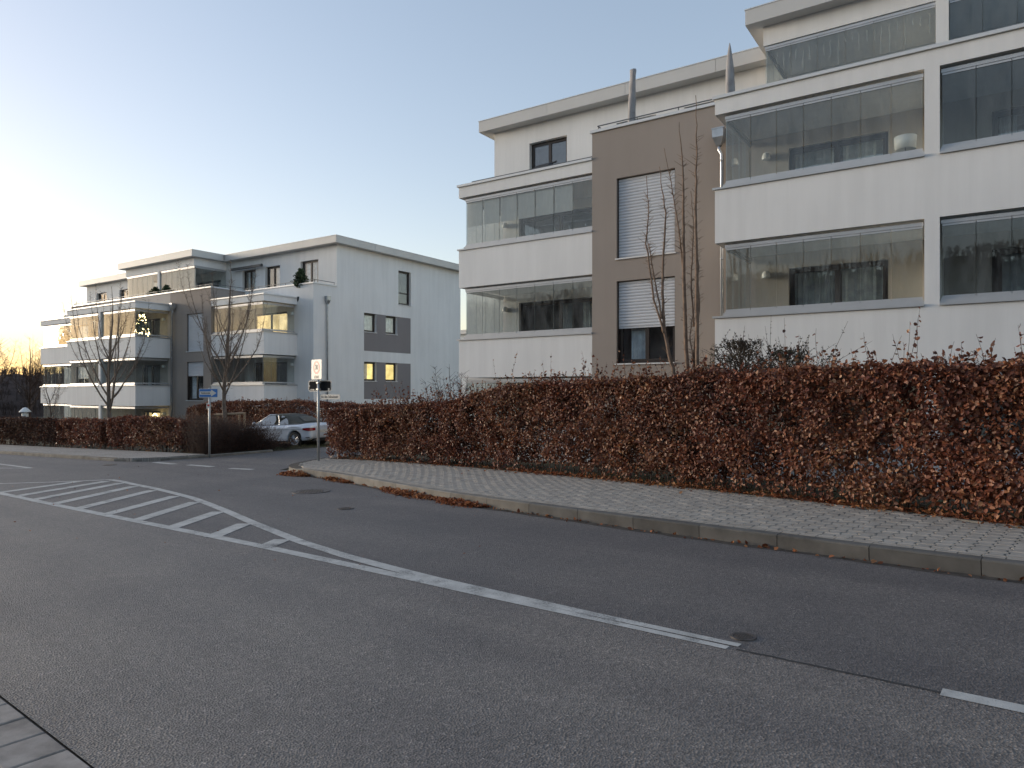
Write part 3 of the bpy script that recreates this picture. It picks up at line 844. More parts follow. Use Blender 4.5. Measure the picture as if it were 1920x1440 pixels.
def apartment(name, loc, cfg):
    root = empty(name, loc)
    Zb = -2.2
    F = lambda y: (lambda a, d, z: (a, y + d, z))
    TOP = 9.0
    # ---- main wall (behind the end balconies)
    mb = MB()
    ops_main = []
    for s in (-1, 1):
        a0, a1 = sorted((s * 9.1, s * 12.2))
        for f in FL: ops_main.append((a0, a1, f + .24, f + 2.55))
    for s in (-1, 1):
        mb = MB()
        a0, a1 = (-XE, -XB) if s < 0 else (XB, XE)
        wall(mb, F(2.2), a0, a1, Zb, TOP, 0, .3, [o for o in ops_main if o[0] >= a0 and o[1] <= a1])
        mb.build('main_wall', M['white'], root)
    for (a0, a1, z0, z1) in ops_main:
        s = 1 if a0 > 0 else -1
        fl = 0 if z0 < 1 else (1 if z0 < 4 else 2)
        window(root, F(2.2), a0, a1, z0, z1, 2, None, 0, cfg['lit'].get(('end', s, fl)), True, .12, cfg['curt'].get(('end', s, fl)))
    # ---- central block: taupe bays and the wall behind the double balcony
    wins = [(5.88, 7.55, 2.55, 4.80), (5.88, 7.55, 5.42, 7.62)]
    for s in (-1, 1):
        mb = MB()
        ops = [tuple(sorted((s * a, s * b_))) + (z0, z1) for (a, b_, z0, z1) in wins]
        a0, a1 = sorted((s * XD, s * XB))
        wall(mb, F(0.0), a0, a1, Zb, TOP, 0, .3, ops)
        x0, x1 = sorted((s * (XB - .3), s * XB))
        mb.box(x0, x1, .3, 2.2, Zb, TOP)
        mb.build('taupe_bay_wall', M['brown'], root)
        for i, (a, b_, z0, z1) in enumerate(ops):
            window(root, F(0.0), a, b_, z0, z1, 2, None, cfg['shut'][i], cfg['lit'].get(('bay', s, i)), True, .16, cfg['curt'].get(('bay', s, i)))
    mb = MB()
    ops = []
    for s in (-1, 1):
        for f in FL: ops.append(tuple(sorted((s * .95, s * 3.05))) + (f + .2, f + 2.5))
    wall(mb, F(0.0), -XD, XD, Zb, TOP, 0, .3, ops)
    mb.build('loggia_back_wall', M['beige'], root)
    for (a0, a1, z0, z1) in ops:
        s = 1 if a0 > 0 else -1; fl = 0 if z0 < 1 else (1 if z0 < 4 else 2)
        window(root, F(0.0), a0, a1, z0, z1, 2, None, 0, cfg['lit'].get(('dbl', s, fl)), False, .10, cfg['curt'].get(('dbl', s, fl), [(0.0, .18), (.86, 1.0)]))
        wall_lamp(root, s * 3.55, 0.0, z0 + 2.1)
    # ---- gables, back, penthouse walls
    gops = [(8.92, 10.06, 8.54, 10.67), (5.98, 7.0, 6.62, 7.74), (7.79, 8.81, 6.62, 7.74), (5.98, 7.0, 3.70, 4.84), (7.79, 8.81, 3.70, 4.84)]
    for s in (-1, 1):
        Mg = (lambda a, d, z, s=s: (s * (XE - d), a, z))
        mb = MB()
        wall(mb, Mg, 2.5, 15.2, Zb, TOP, 0, .3, gops)
        wall(mb, Mg, 3.87, 15.2, TOP, 11.43, 0, .3, gops)
        mb.build('gable_wall', M['white'], root)
        for (za, zb) in ((5.49, 7.745), (2.62, 4.845)):
            pm = MB(); wall(pm, Mg, 5.975, 10.04, za, zb, -0.006, -0.002, gops)
            pm.build('grey_panel', M['panelgrey'], root)
        for i, (a, b_, z0, z1) in enumerate(gops):
            window(root, Mg, a, b_, z0, z1, 1, 0.75 if i == 0 else None, 0, cfg['lit'].get(('gable', s, i)), True, .16, cfg['curt'].get(('gable', s, i)))
        downpipe(root, s * (XE + .10), 3.1, 8.35, Zb, 0)
    mb = MB(); mb.box(-XE + .3, XE - .3, 14.9, 15.2, Zb, 11.43); mb.build('rear_wall', M['white'], root)
    pops = []
    for s in (-1, 1):
        for (a, b_) in ((11.3, 12.85), (8.0, 9.4), (5.7, 7.05)): pops.append(tuple(sorted((s * a, s * b_))) + (8.12, 10.75))
    pops.append((-3.4, -0.6, 8.12, 10.4)); pops.append((0.6, 3.4, 8.12, 10.4))
    mb = MB(); wall(mb, F(3.87), -XE + .3, XE - .3, 7.9, 11.43, 0, .3, pops); mb.build('penthouse_wall', M['white'], root)
    for (a0, a1, z0, z1) in pops:
        if abs(a0) < 4.2 and abs(a1) < 4.2:
            window(root, F(3.87), a0, a1, z0, z1, 2, None, 0, None, False, .1, [(0, .2), (.8, 1)])
        else:
            s = 1 if a0 > 0 else -1
            window(root, F(3.87), a0, a1, z0, z1, 2, None, 0, cfg['lit'].get(('pent', s, round(min(abs(a0), abs(a1))))), True, .16, cfg['curt'].get(('pent', s, round(min(abs(a0), abs(a1))))))
    # terrace floors
    mb = MB(); mb.box(-XE + .3, XE - .3, 2.5, 3.87, 7.7, 7.9); mb.box(-XB + .3, XB - .3, .3, 2.2, 7.7, 7.898); mb.build('terrace_floor', M['fascia'], root)
    # ---- coping of the terrace parapets
    cp = MB()
    cp.box(-XB - .05, XB + .05, -.05, .36, TOP, TOP + .075)
    for s in (-1, 1):
        x0, x1 = sorted((s * (XB - .36), s * (XB + .05))); cp.box(x0, x1, .36, 2.15, TOP, TOP + .075)
        x0, x1 = sorted((s * (XB - .36), s * (XE + .05))); cp.box(x0, x1, 2.15, 2.56, TOP, TOP + .075)
        x0, x1 = sorted((s * (XE - .33), s * (XE + .05))); cp.box(x0, x1, 2.56, 3.865, TOP, TOP + .075)
    cp.build('coping', M['coping'], root)
    railing(root, [(-XB + .1, .15), (XB - .1, .15)], TOP + .075)
    for s in (-1, 1):
        railing(root, [(s * (XB - .1), .15), (s * (XB - .1), 2.35), (s * (XE - .1), 2.35), (s * (XE - .1), 3.8)], TOP + .075)
    # ---- end balconies
    for s in (-1, 1):
        x0, x1 = sorted((s * XB, s * HB))
        x0 += .004; x1 -= .004
        for fi, f in enumerate(FL):
            balcony(root, x0, x1, 0.012, 2.198, f, s < 0, s > 0, 7, 4, None, 'white', cfg['blind'].get(('end', s, fi)))
        mb = MB(); mb.box(x0, x1, .012, 2.198, 7.92, 8.26); r = mb.build('balcony_roof', M['white'], root)
        cm = MB(); cm.box(x0 - (.05 if s < 0 else 0), x1 + (.05 if s > 0 else 0), -.04, 2.198, 8.262, 8.33); cm.build('coping', M['coping'], r)
        wall_lamp(root, s * 12.7, 2.2, 7.35); wall_lamp(root, s * 12.7, 2.2, 4.5)
    # ---- double balcony in the middle
    for fi, f in enumerate(FL):
        balcony(root, -XD, XD, -2.1, -.004, f, True, True, 7, 4, 0.0, 'white', cfg['blind'].get(('dbl', 0, fi)))
    mb = MB(); mb.box(-XD, XD, -2.1, -.004, 7.92, 8.26); r = mb.build('balcony_roof', M['white'], root)
    cm = MB(); cm.box(-XD - .05, XD + .05, -2.15, -.056, 8.262, 8.33); cm.build('coping', M['coping'], r)
    for s in (-1, 1): downpipe(root, s * (XD + .52), -.16, 8.30, Zb, -s)
    # ---- penthouse loggia
    px, py = 4.05, 1.6
    mb = MB()
    mb.box(-px, px, py, 3.868, 10.93, 11.43)
    mb.box(-.13, .13, py, py + .16, 7.9, 10.93); mb.box(-.1, .1, py + .16, 3.868, 7.9, 10.93)
    lg = mb.build('penthouse_loggia', M['white'], root)
    for (a, b_) in ((-px + .04, -.14), (.14, px - .04)):
        pane_row(lg, lambda u, d, z: (u, py + .06 + d, z), a, b_, 8.10, 10.80, 6)
    for s in (-1, 1): pane_row(lg, (lambda u, d, z, s=s: (s * (px - .06 - d), u, z)), py + .12, 3.84, 8.10, 10.80, 3)
    if cfg.get('pent_blind'):
        for i in range(12):
            if i in (5,): continue
            a = (-px + .04 + i * .645) if i < 6 else (.14 + (i - 6) * .645)
            bmx = MB(); bmx.box(a + .02, a + .62, py + .14, py + .145, 8.1, 10.78); bmx.build('blind', M['blind'], lg)
    # ---- roofs with clad fascia
    def roof(x0, x1, y0, y1, z0, z1, nm, sides):
        mb = MB(); mb.box(x0 + .03, x1 - .03, y0 + .03, y1 - .03, z0 + .002, z1 - .03); r = mb.build(nm, M['fascia'], root)
        tm = MB(); tm.box(x0 - .015, x1 + .015, y0 - .015, y1 + .015, z1 - .028, z1); tm.build('roof_edge', M['coping'], r)
        for sd in sides:
            a0, a1 = (x0, x1) if sd in 'fb' else (y0 + .031, y1 - .031)
            n = max(1, round((a1 - a0) / 2.9)); wd = (a1 - a0) / n
            for i in range(n):
                p = MB(); A, B = a0 + i * wd + .005, a0 + (i + 1) * wd - .005
                if sd == 'f': p.box(A, B, y0, y0 + .029, z0, z1 - .03)
                if sd == 'b': p.box(A, B, y1 - .029, y1, z0, z1 - .03)
                if sd == 'l': p.box(x0, x0 + .029, A, B, z0, z1 - .03)
                if sd == 'r': p.box(x1 - .029, x1, A, B, z0, z1 - .03)
                p.build('fascia_panel', M['fascia'], r)
    roof(-XE - .42, XE + .42, 3.45, 15.6, 11.43, 11.85, 'roof', 'fblr')
    roof(-4.42, 4.42, 1.22, 3.436, 11.432, 11.848, 'loggia_roof', 'flr')
    return root

cfgR = dict(shut=[0.57, 1.0], lit={}, curt={('end', -1, 1): [(0.45, .62), (.75, 1.0)], ('dbl', -1, 1): [(0, .30), (.30, .47), (.54, 1.0)], ('dbl', -1, 2): [(0, .45), (.55, 1.0)], ('dbl', 1, 1): [(0.05, .95)], ('bay', -1, 0): [(.15, .5)]},
            blind={('end', -1, 2): ((0, 1, 2, 3, 4, 5), .58)}, pent_blind=False)
bR = apartment('apartment_building', (-0.85, 17.6, 0.0), cfgR)
tag(bR, 'white and taupe apartment building behind the tall beech hedge on the right', 'building', 'matching apartment buildings')
cfgL = dict(shut=[0.36, 1.0], lit={('end', 1, 2): 'lit', ('gable', 1, 4): 'lit2', ('gable', 1, 3): 'lit2', ('dbl', 1, 0): 'lit', ('bay', 1, 0): None},
            curt={('bay', 1, 0): [(0, .45)], ('gable', 1, 1): [(0, 1)], ('gable', 1, 2): [(0, 1)], ('gable', 1, 3): [(0, .5)], ('pent', 1, 11): [(.1, .75)], ('pent', 1, 8): [(.5, 1)], ('pent', 1, 6): [(.1, .8)], ('dbl', 1, 1): [(.1, .3)], ('dbl', -1, 1): [(0, .5)]},
            blind={('dbl', 0, 2): ((0, 1, 2, 3), .35)}, pent_blind=True)
bL = apartment('apartment_building', (-44.95, 23.7, -1.27), cfgL)
tag(bL, 'white and taupe apartment building on the left with blank end wall', 'building', 'matching apartment buildings')

# awning arm over the penthouse terrace of the left building
mb = MB(); mb.box(4.9, 7.9, 3.55, 3.70, 10.78, 10.92); mb.tube([(7.9, 3.62, 10.85), (7.98, 3.62, 10.85)], 0.10, 8)
mb.build('rolled_awning', M['rail'], bL)

# third, far building seen through the gap
mb = MB(); mb.box(-6, 6, 0, 10, -3, 8.2)
b3 = empty('far_building', (-44.0, 62.0, 0)); mb.build('wall', M['white'], b3)
mb = MB(); mb.box(-6.4, 6.4, -.4, 10.4, 8.202, 8.65); mb.build('roof', M['fascia'], b3)
mb = MB(); mb.tube([(-5.2, -.08, 8.2), (-5.2, -.08, -2.5)], .05, 8); mb.build('downpipe', M['zinc'], b3)
tag(b3, 'distant flat roofed white building glimpsed between the two apartment blocks', 'building')

# ------------------------------------------------------------------ vegetation helpers
_lat = np.random.default_rng(5).random((64, 64, 64)).astype(np.float32)
def vnoise(P):
    """trilinear value noise, P (n,3) -> 0..1"""
    i = np.floor(P).astype(int); f = P - i; f = f * f * (3 - 2 * f); r = 0
    for dx in (0, 1):
        for dy in (0, 1):
            for dz in (0, 1):
                wgt = (f[:, 0] if dx else 1 - f[:, 0]) * (f[:, 1] if dy else 1 - f[:, 1]) * (f[:, 2] if dz else 1 - f[:, 2])
                r = r + wgt * _lat[(i[:, 0] + dx) % 64, (i[:, 1] + dy) % 64, (i[:, 2] + dz) % 64]
    return r

def leaf_arrays(P, N, size, rs, droop=0.35, spread=0.9):
    """folded six-point leaves at P, roughly facing N"""
    n = len(P)
    nn = N + rs.normal(0, spread, (n, 3)); nn /= np.linalg.norm(nn, axis=1, keepdims=True) + 1e-9
    ax = rs.normal(0, 1, (n, 3)); ax[:, 2] -= droop
    ax -= nn * np.sum(ax * nn, axis=1, keepdims=True); ax /= np.linalg.norm(ax, axis=1, keepdims=True) + 1e-9
    sd = np.cross(nn, ax)
    L = (size * rs.uniform(0.55, 1.35, n))[:, None]; W = L * rs.uniform(0.26, 0.38, n)[:, None]
    fold = rs.uniform(0.1, 0.75, n)[:, None]; curl = rs.uniform(-.25, .25, n)[:, None]
    def pt(a, b): return P + ax * L * a + sd * W * b + nn * (np.abs(b) * W * fold + curl * L * (a * (1 - a)))
    V = np.stack([pt(0, 0), pt(1, 0), pt(.68, .82), pt(.28, .9), pt(.28, -.9), pt(.68, -.82)], axis=1).reshape(-1, 3)
    b = np.arange(n)[:, None] * 6
    F = np.concatenate([b + np.array([[0, 1, 2, 3]]), b + np.array([[0, 4, 5, 1]])], axis=0)
    return V, F

def quick_tubes(segs, n=3):
    """many straight thin tapered twigs: segs list of (p0, p1, r0, r1)"""
    A = np.array([s_[0] for s_ in segs], float); B = np.array([s_[1] for s_ in segs], float)
    r0 = np.array([s_[2] for s_ in segs])[:, None]; r1 = np.array([s_[3] for s_ in segs])[:, None]
    d = B - A; d /= np.linalg.norm(d, axis=1, keepdims=True) + 1e-9
    h = np.where(np.abs(d[:, :1]) < .8, np.array([[1., 0, 0]]), np.array([[0, 1., 0]]))
    u = np.cross(d, h); u /= np.linalg.norm(u, axis=1, keepdims=True) + 1e-9; v = np.cross(d, u)
    ring = []
    for k in range(n):
        t = 2 * math.pi * k / n; c = u * math.cos(t) + v * math.sin(t)
        ring.append((A + c * r0, B + c * r1))
    V = np.stack([x for k in range(n) for x in ring[k]], axis=1).reshape(-1, 3)
    b = np.arange(len(segs))[:, None] * (2 * n); F = []
    for k in range(n):
        k2 = (k + 1) % n
        F.append(b + np.array([[2 * k, 2 * k2, 2 * k2 + 1, 2 * k + 1]]))
    return V, np.concatenate(F, axis=0)

def hedge(name, label, path, thick, dens, seed, leaf='leaf', size=0.062, group=None, singles=None, shoots=(0, .3, .6), holes=0.66, topdens=1.0, lump=0.08, bare=0.38, twigs=1.0, cat='hedge'):
    """path: list of (x, y, ztop above z=0); front edge of the hedge, thickness to the +normal side"""
    rs = np.random.default_rng(seed)
    P = np.array([(p[0], p[1]) for p in path], float); Zt = np.array([p[2] for p in path], float)
    sl = np.linalg.norm(np.diff(P, axis=0), axis=1); cum = np.concatenate([[0], np.cumsum(sl)]); L = cum[-1]
    def at(s):
        x = np.interp(s, cum, P[:, 0]); y = np.interp(s, cum, P[:, 1]); zt = np.interp(s, cum, Zt)
        e = 0.3
        dx = np.interp(s + e, cum, P[:, 0]) - np.interp(s - e, cum, P[:, 0]); dy = np.interp(s + e, cum, P[:, 1]) - np.interp(s - e, cum, P[:, 1])
        q = np.hypot(dx, dy) + 1e-9
        return x, y, zt, dy / q, -dx / q
    root = empty(name, (float(P[0, 0]), float(P[0, 1]), gz(P[0, 0])))
    base = np.array(root.location)
    tag(root, label, cat, group)
    Hm = float(np.mean(Zt - G * P[:, 0]))
    allP = []; allN = []
    def add(s, z, dep, nrm_mode):
        x, y, zt, nx, ny = at(s)
        zb = G * x + .06
        pos_ = np.stack([x + nx * dep, y + ny * dep, z], axis=1)
        if nrm_mode == 'front': N = np.stack([-nx, -ny, np.full_like(nx, .35)], axis=1)
        elif nrm_mode == 'back': N = np.stack([nx, ny, np.full_like(nx, .35)], axis=1)
        else: N = np.stack([-nx * .3, -ny * .3, np.ones_like(nx)], axis=1)
        allP.append(pos_); allN.append(N)
    # front
    n = int(dens * L * Hm)
    for mode, cnt in (('front', n), ('back', int(n * .5))):
        s = rs.uniform(0, L, cnt); x, y, zt, nx, ny = at(s); zb = G * x + .06
        z = zb + (zt - zb) * rs.uniform(0, 1, cnt)
        q = np.stack([s * 1.3, z * 1.6, np.full(cnt, seed * 3.1)], axis=1)
        lump_ = (vnoise(q) - .5) * 2 * lump + (vnoise(q * 3.1) - .5) * lump
        dep = lump_ + rs.exponential(.075, cnt) + np.clip(z - (zt - .25), 0, 1) ** 2 * 1.6
        hole = vnoise(q * 2.3 + 17.3)
        low = np.clip((z - zb - .03) / bare, 0.0, 1) * 1.0 + (vnoise(q * 1.7 + 5) - .45) * .9
        keep = (rs.uniform(0, 1, cnt) < np.clip(low, .03, 1)) & ((hole < holes) | (rs.uniform(0, 1, cnt) < .12))
        if mode == 'back': dep = thick - dep
        add(s[keep], z[keep], dep[keep], mode)
    # top
    cnt = int(dens * L * thick * .8 * topdens)
    s = rs.uniform(0, L, cnt); x, y, zt, nx, ny = at(s)
    q = np.stack([s * 1.3, rs.uniform(0, 1, cnt), np.full(cnt, seed * 1.7)], axis=1)
    dep = rs.uniform(.02, thick - .02, cnt)
    z = zt - rs.exponential(.07, cnt) + (vnoise(np.stack([s * 1.6, dep * 2, np.full(cnt, 3.3)], axis=1)) - .5) * .22 + (vnoise(np.stack([s * 4.2, dep * 4, np.full(cnt, 8.3)], axis=1)) - .5) * .12
    add(s, z, dep, 'top')
    # ends
    for s0 in (0.0, L):
        cnt = int(dens * thick * Hm * .7)
        s = np.full(cnt, s0) + np.where(s0 == 0, 1, -1) * (rs.exponential(.06, cnt) - .03); dep = rs.uniform(0, thick, cnt); x, y, zt, nx, ny = at(s)
        z = G * x + .1 + (zt - G * x - .1) * np.sqrt(rs.uniform(.04, 1, cnt)); add(s, z, dep, 'front')
    # sparse inside
    cnt = int(dens * L * Hm * .8); s = rs.uniform(0, L, cnt); x, y, zt, nx, ny = at(s); add(s, G * x + .36 + (zt - G * x - .42) * rs.uniform(0, 1, cnt), rs.uniform(.15, thick - .1, cnt), 'front')
    segs = []
    # stems and inner branches
    ns = int(L / .17 * twigs)
    for i in range(ns):
        s = (i + rs.uniform(.2, .8)) * L / ns
        x, y, zt, nx, ny = [float(v) for v in at(np.array([s]))] if False else [float(np.asarray(v).ravel()[0]) for v in at(np.array([s]))]
        dep = thick * rs.uniform(.2, .75); p = np.array([x + nx * dep, y + ny * dep, G * x - .02]); r = rs.uniform(.008, .018)
        k = 6; hgt = zt - p[2] - .05
        for j in range(k):
            q = p + np.array([rs.normal(0, .035), rs.normal(0, .035), hgt / k]); segs.append((p, q, r, r * .85)); p = q; r *= .85
            for _ in range(2):
                dv = rs.normal(0, 1, 3); dv[2] = abs(dv[2]) * .6 + .2; dv /= np.linalg.norm(dv); segs.append((p, p + dv * rs.uniform(.15, .38), r * .5, .002))
    # shoots above the clipped top
    nsh, h0, h1 = shoots
    if nsh:
        for i in range(nsh):
            s = rs.uniform(0, L); x, y, zt, nx, ny = [float(np.asarray(v).ravel()[0]) for v in at(np.array([s]))]
            hh = rs.uniform(h0, h1) * (.35 + .65 * rs.uniform(0, 1) ** 2)
            cluster = rs.integers(1, 5)
            for _ in range(cluster):
                dep = rs.uniform(.1, thick - .1); p = np.array([x + nx * dep + rs.normal(0, .10), y + ny * dep, zt - .12]); k = 5; lean = rs.normal(0, .22, 3); hc = hh * rs.uniform(.4, 1.1); r = .006
                for j in range(k):
                    q = p + np.array([lean[0] * hc / k + rs.normal(0, .012), lean[1] * hc / k, (hc + .12) / k]); segs.append((p, q, r, r * .8))
                    for _l in range(rs.integers(1, 4) if j > 0 else 0):
                        allP.append((p + (q - p) * rs.uniform(0, 1))[None, :]); allN.append(rs.normal(0, 1, (1, 3)))
                    p = q; r *= .8
    Pn = np.concatenate(allP); Nn = np.concatenate(allN)
    if singles:
        # the leaves nearest the camera, each one an object
        d = np.hypot(Pn[:, 0], Pn[:, 1]); cand = np.argsort(d)[: singles * 4]; cand = rs.permutation(cand)[:singles]
        one_V, one_F = leaf_arrays(np.zeros((1, 3)), np.array([[0, 0, 1.]]), size, np.random.default_rng(3), 0, 0)
        lm_ = np_mesh('leaf', one_V, one_F, M[leaf])
        for i in cand:
            o = obj('leaf', lm_, root); o.location = Pn[i] - base
            nv = Vector(Nn[i] + rs.normal(0, .8, 3)); o.rotation_euler = (nv.to_track_quat('Z', 'Y') @ Vector((0, 0, 1)).rotation_difference(Vector((0, 0, 1)))).to_euler()
            o.rotation_euler.rotate_axis('Z', rs.uniform(0, 6.28)); sc_ = rs.uniform(.8, 1.3); o.scale = (sc_, sc_, sc_)
        msk = np.ones(len(Pn), bool); msk[cand] = False; Pn = Pn[msk]; Nn = Nn[msk]
    V, F = leaf_arrays(Pn, Nn, size, rs)
    o = obj('foliage', np_mesh('foliage', V - base, F, M[leaf]), root); tag(o, kind='stuff')
    V, F = quick_tubes(segs); o = obj('branches', np_mesh('branches', V - base, F, M['twig']), root); tag(o, kind='stuff')
    return root

hedge('beech_hedge', 'tall clipped beech hedge with russet winter leaves along the right pavement',
      [(x * KS, y * KS, 1.77 + (z - 1.77) * KS) for (x, y, z) in [(4.5, 9.35, 2.15), (2.2, 10.1, 2.15), (0.38, 10.68, 2.12), (-0.91, 11.22, 2.12), (-2.4, 11.78, 2.12), (-4.39, 12.5, 2.08), (-6.91, 13.2, 2.03), (-8.5, 13.62, 1.98), (-9.6, 13.85, 1.88), (-10.6, 14.08, 1.74), (-11.8, 14.28, 1.52), (-13.17, 14.5, 1.42), (-15.35, 14.72, 1.30)]],
      0.85, 1750, 21, 'leaf', 0.062, singles=260, shoots=(190, .25, .95), holes=0.60, bare=.48)
hedge('beech_hedge', 'short low beech hedge stub beside the speed sign pole', [(x * KS, y * KS, z) for (x, y, z) in [(-15.62, 14.80, 1.23), (-16.3, 14.84, 1.25), (-16.95, 14.9, 1.19)]], 0.9, 1700, 31, 'leaf', 0.062, shoots=(3, .1, .2))
hedge('beech_hedge', 'low rounded russet hedge on the left between pavement and first tree', [(-24.7, 14.75, .70), (-27, 14.6, .78), (-29.6, 14.5, .70)], 0.9, 1100, 41, 'leaf', 0.07, shoots=(6, .1, .2))
hedge('beech_hedge', 'low russet hedge on the far left next to a narrow gap', [(-30.1, 14.5, .62), (-34.0, 14.5, .55)], 0.9, 1000, 43, 'leaf', 0.07, shoots=(5, .1, .2))
hedge('beech_hedge', 'dark brown low hedge at the left edge beyond the russet ones', [(-34.2, 14.5, .55), (-39, 14.4, .48), (-46, 14.2, .3)], 0.9, 900, 47, 'darkleaf', 0.07, shoots=(6, .1, .3))
hedge('beech_hedge', 'brown hedge behind the parked silver car', [(-20.6, 22.2, 1.15), (-25, 22.3, 1.22), (-29, 22.35, 1.32), (-34.5, 22.4, 1.25), (-37, 22.4, .9)], 0.9, 750, 53, 'leaf', 0.075, shoots=(34, .15, .4), holes=.62)

def thicket(name, label, spots, n, h, seed, leafs, spread=.5):
    """leafless bush of many thin upright twigs"""
    rs = np.random.default_rng(seed); segs = []; LP = []
    root = empty(name, (spots[0][0], spots[0][1], gz(spots[0][0]))); base = np.array(root.location)
    for (x, y, sc_) in spots:
        for i in range(n):
            a = rs.uniform(0, 6.28); rr = rs.uniform(0, .25); p = np.array([x + rr * math.cos(a), y + rr * math.sin(a), gz(x)]); r = .006
            out = np.array([math.cos(a), math.sin(a), 0]) * rs.uniform(.05, spread); hh = h * sc_ * rs.uniform(.55, 1.08); k = 5
            for j in range(k):
                t = (j + 1) / k; q = p + out * (hh / k) * (.4 + t) + np.array([rs.normal(0, .03), rs.normal(0, .03), hh / k * (1 - .15 * t)])
                segs.append((p, q, r, r * .8))
                for _ in range(2):
                    dv = rs.normal(0, 1, 3); dv[2] = abs(dv[2]) + .3; dv /= np.linalg.norm(dv); e = p + dv * rs.uniform(.08, .28); segs.append((p, e, r * .5, .0018))
                    if rs.uniform() < leafs: LP.append(e)
                p = q; r *= .82
    V, F = quick_tubes(segs); tag(obj('branches', np_mesh('branches', V - base, F, M['twig']), root), kind='stuff')
    V, F = leaf_arrays(np.array(LP), np.random.default_rng(1).normal(0, 1, (len(LP), 3)), .045, rs); tag(obj('foliage', np_mesh('foliage', V - base, F, M['darkleaf']), root), kind='stuff')
    tag(root, label, 'bush')
    return root
rs0 = np.random.default_rng(77)
sp = []
for i in range(14):
    t = i / 13
    sp.append((-23.0 - 0.5 * t + rs0.normal(0, .2), 14.7 + 2.7 * t + rs0.normal(0, .2), 1.05 - .25 * t)); sp.append((-24.2 - 0.6 * t + rs0.normal(0, .25), 15.0 + 2.2 * t + rs0.normal(0, .25), 1.12 - .12 * t))
thicket('spirea_bush', 'dark leafless twiggy bush behind the one way sign at the side street corner', sp, 60, 1.45, 3, .55)
thicket('spirea_bush', 'sparse low twiggy bush in front of the silver car', [(-23.8, 17.9, .42), (-24.4, 18.0, .5), (-25.0, 17.9, .75), (-25.6, 18.0, 1.0), (-26.2, 18.2, 1.1), (-23.6, 18.6, .28), (-24.4, 18.7, .3)], 34, 1.05, 5, .35, .9)
thicket('spirea_bush', 'dark twiggy bush between the low russet hedge and the corner bush', [(-24.3, 15.2, 1.0), (-24.9, 15.6, 1.1), (-25.6, 16.1, 1.15), (-26.2, 16.3, 1.1), (-27, 16.6, 1.1), (-28, 16.9, 1.1)], 60, 1.35, 9, .5)
thicket('spirea_bush', 'dark brush behind the low hedges at the far left', [(-33 - 1.6 * i, 16.6 + .5 * (i % 3), .9 + .1 * (i % 2)) for i in range(9)], 60, 1.35, 13, .4)

# bare young trees
def bare_tree(name, label, base, H, r0, fork, nl, spread, seed, mat='bark', spur=.12, group=None, lean=(0, 0), leader=True):
    rs = np.random.default_rng(seed)
    root = empty(name, base); tag(root, label, 'tree', group)
    tm = MB(); n = 9
    pts = []; rad = []
    top = H if leader else fork + .4
    wob = np.cumsum(rs.normal(0, .055, (n + 1, 2)), axis=0)
    for i in range(n + 1):
        t = i / n; pts.append((wob[i, 0] + lean[0] * t, wob[i, 1] + lean[1] * t, top * t)); rad.append(max(.007, r0 * (1 - t) ** .8 * (1.0 if t < .12 else .92)))
    rad[0] *= 1.25
    tm.tube(pts, rad, 8); tm.build('trunk', M[mat], root, smooth=True)
    P = np.array(pts)
    def onT(z): return np.array([np.interp(z, P[:, 2], P[:, 0]), np.interp(z, P[:, 2], P[:, 1]), z]), float(np.interp(z, P[:, 2], rad))
    segs = []; cm = MB()
    def spurs(p, q, r, dens):
        L = np.linalg.norm(q - p); d = (q - p) / (L + 1e-9)
        for _ in range(rs.poisson(L * dens)):
            c = p + d * rs.uniform(0, L); dv = rs.normal(0, 1, 3); dv -= d * (dv @ d); dv /= np.linalg.norm(dv) + 1e-9; dv = dv + d * .7; ln = spur * rs.uniform(.3, 1.6)
            segs.append((c, c + dv * ln, .006, .003))
    def limb(p, az, length, r, out0, depth):
        k = 8; pth = [p]; rr = [r]; cur = p.copy(); a = az
        for j in range(k):
            t = (j + .5) / k; o_ = out0 * (1 - t) ** 1.2 + .10 * out0; a += rs.normal(0, .12)
            dv = np.array([math.cos(a) * math.sin(o_), math.sin(a) * math.sin(o_), math.cos(o_)]) + rs.normal(0, .04, 3)
            nxt = cur + dv * length / k; spurs(cur, nxt, r, 20); cur = nxt; pth.append(cur); rr.append(max(.0035, r * (1 - (j + 1) / (k + .6))))
        cm.tube(pth, rr, 5, False)
        if depth > 0:
            for _ in range(rs.integers(1, 4)):
                j = rs.integers(1, 5); limb(pth[j].copy(), az + rs.normal(0, 1.1), length * rs.uniform(.3, .6), rr[j] * .6, rs.uniform(.5, 1.0), depth - 1)
    for i in range(nl):
        z = fork + (top * .62 - fork) * (i / nl) ** 1.3 if leader else fork + rs.uniform(-.15, .35)
        p, r = onT(min(z, top)); limb(p, i * 2.4 + rs.normal(0, .3), (H - z) * rs.uniform(.75, 1.06), r * rs.uniform(.42, .56), spread * rs.uniform(.75, 1.2), 1)
    for i in range(n): 
        if pts[i][2] > fork: spurs(np.array(pts[i]), np.array(pts[i + 1]), .02, 9)
    V, F = quick_tubes(segs)
    b = len(cm.v); cm.v += [tuple(v) for v in V]
    for f in F: cm.face(tuple(int(x) + b for x in f))
    cm.build('crown', M[mat], root, smooth=True)
    return root
bare_tree('street_tree', 'bare young tree rising behind the low russet hedge before the left balconies', (-34.5, 17.0, gz(-34.5)), 7.6, .125, 1.5, 12, .62, 4, group='bare young trees before the left building')
t2 = bare_tree('street_tree', 'bare young tree held by a wooden stake frame near the one way sign', (-26.45, 18.0, gz(-26.45)), 8.0, .11, 2.1, 13, .66, 8, group='bare young trees before the left building')
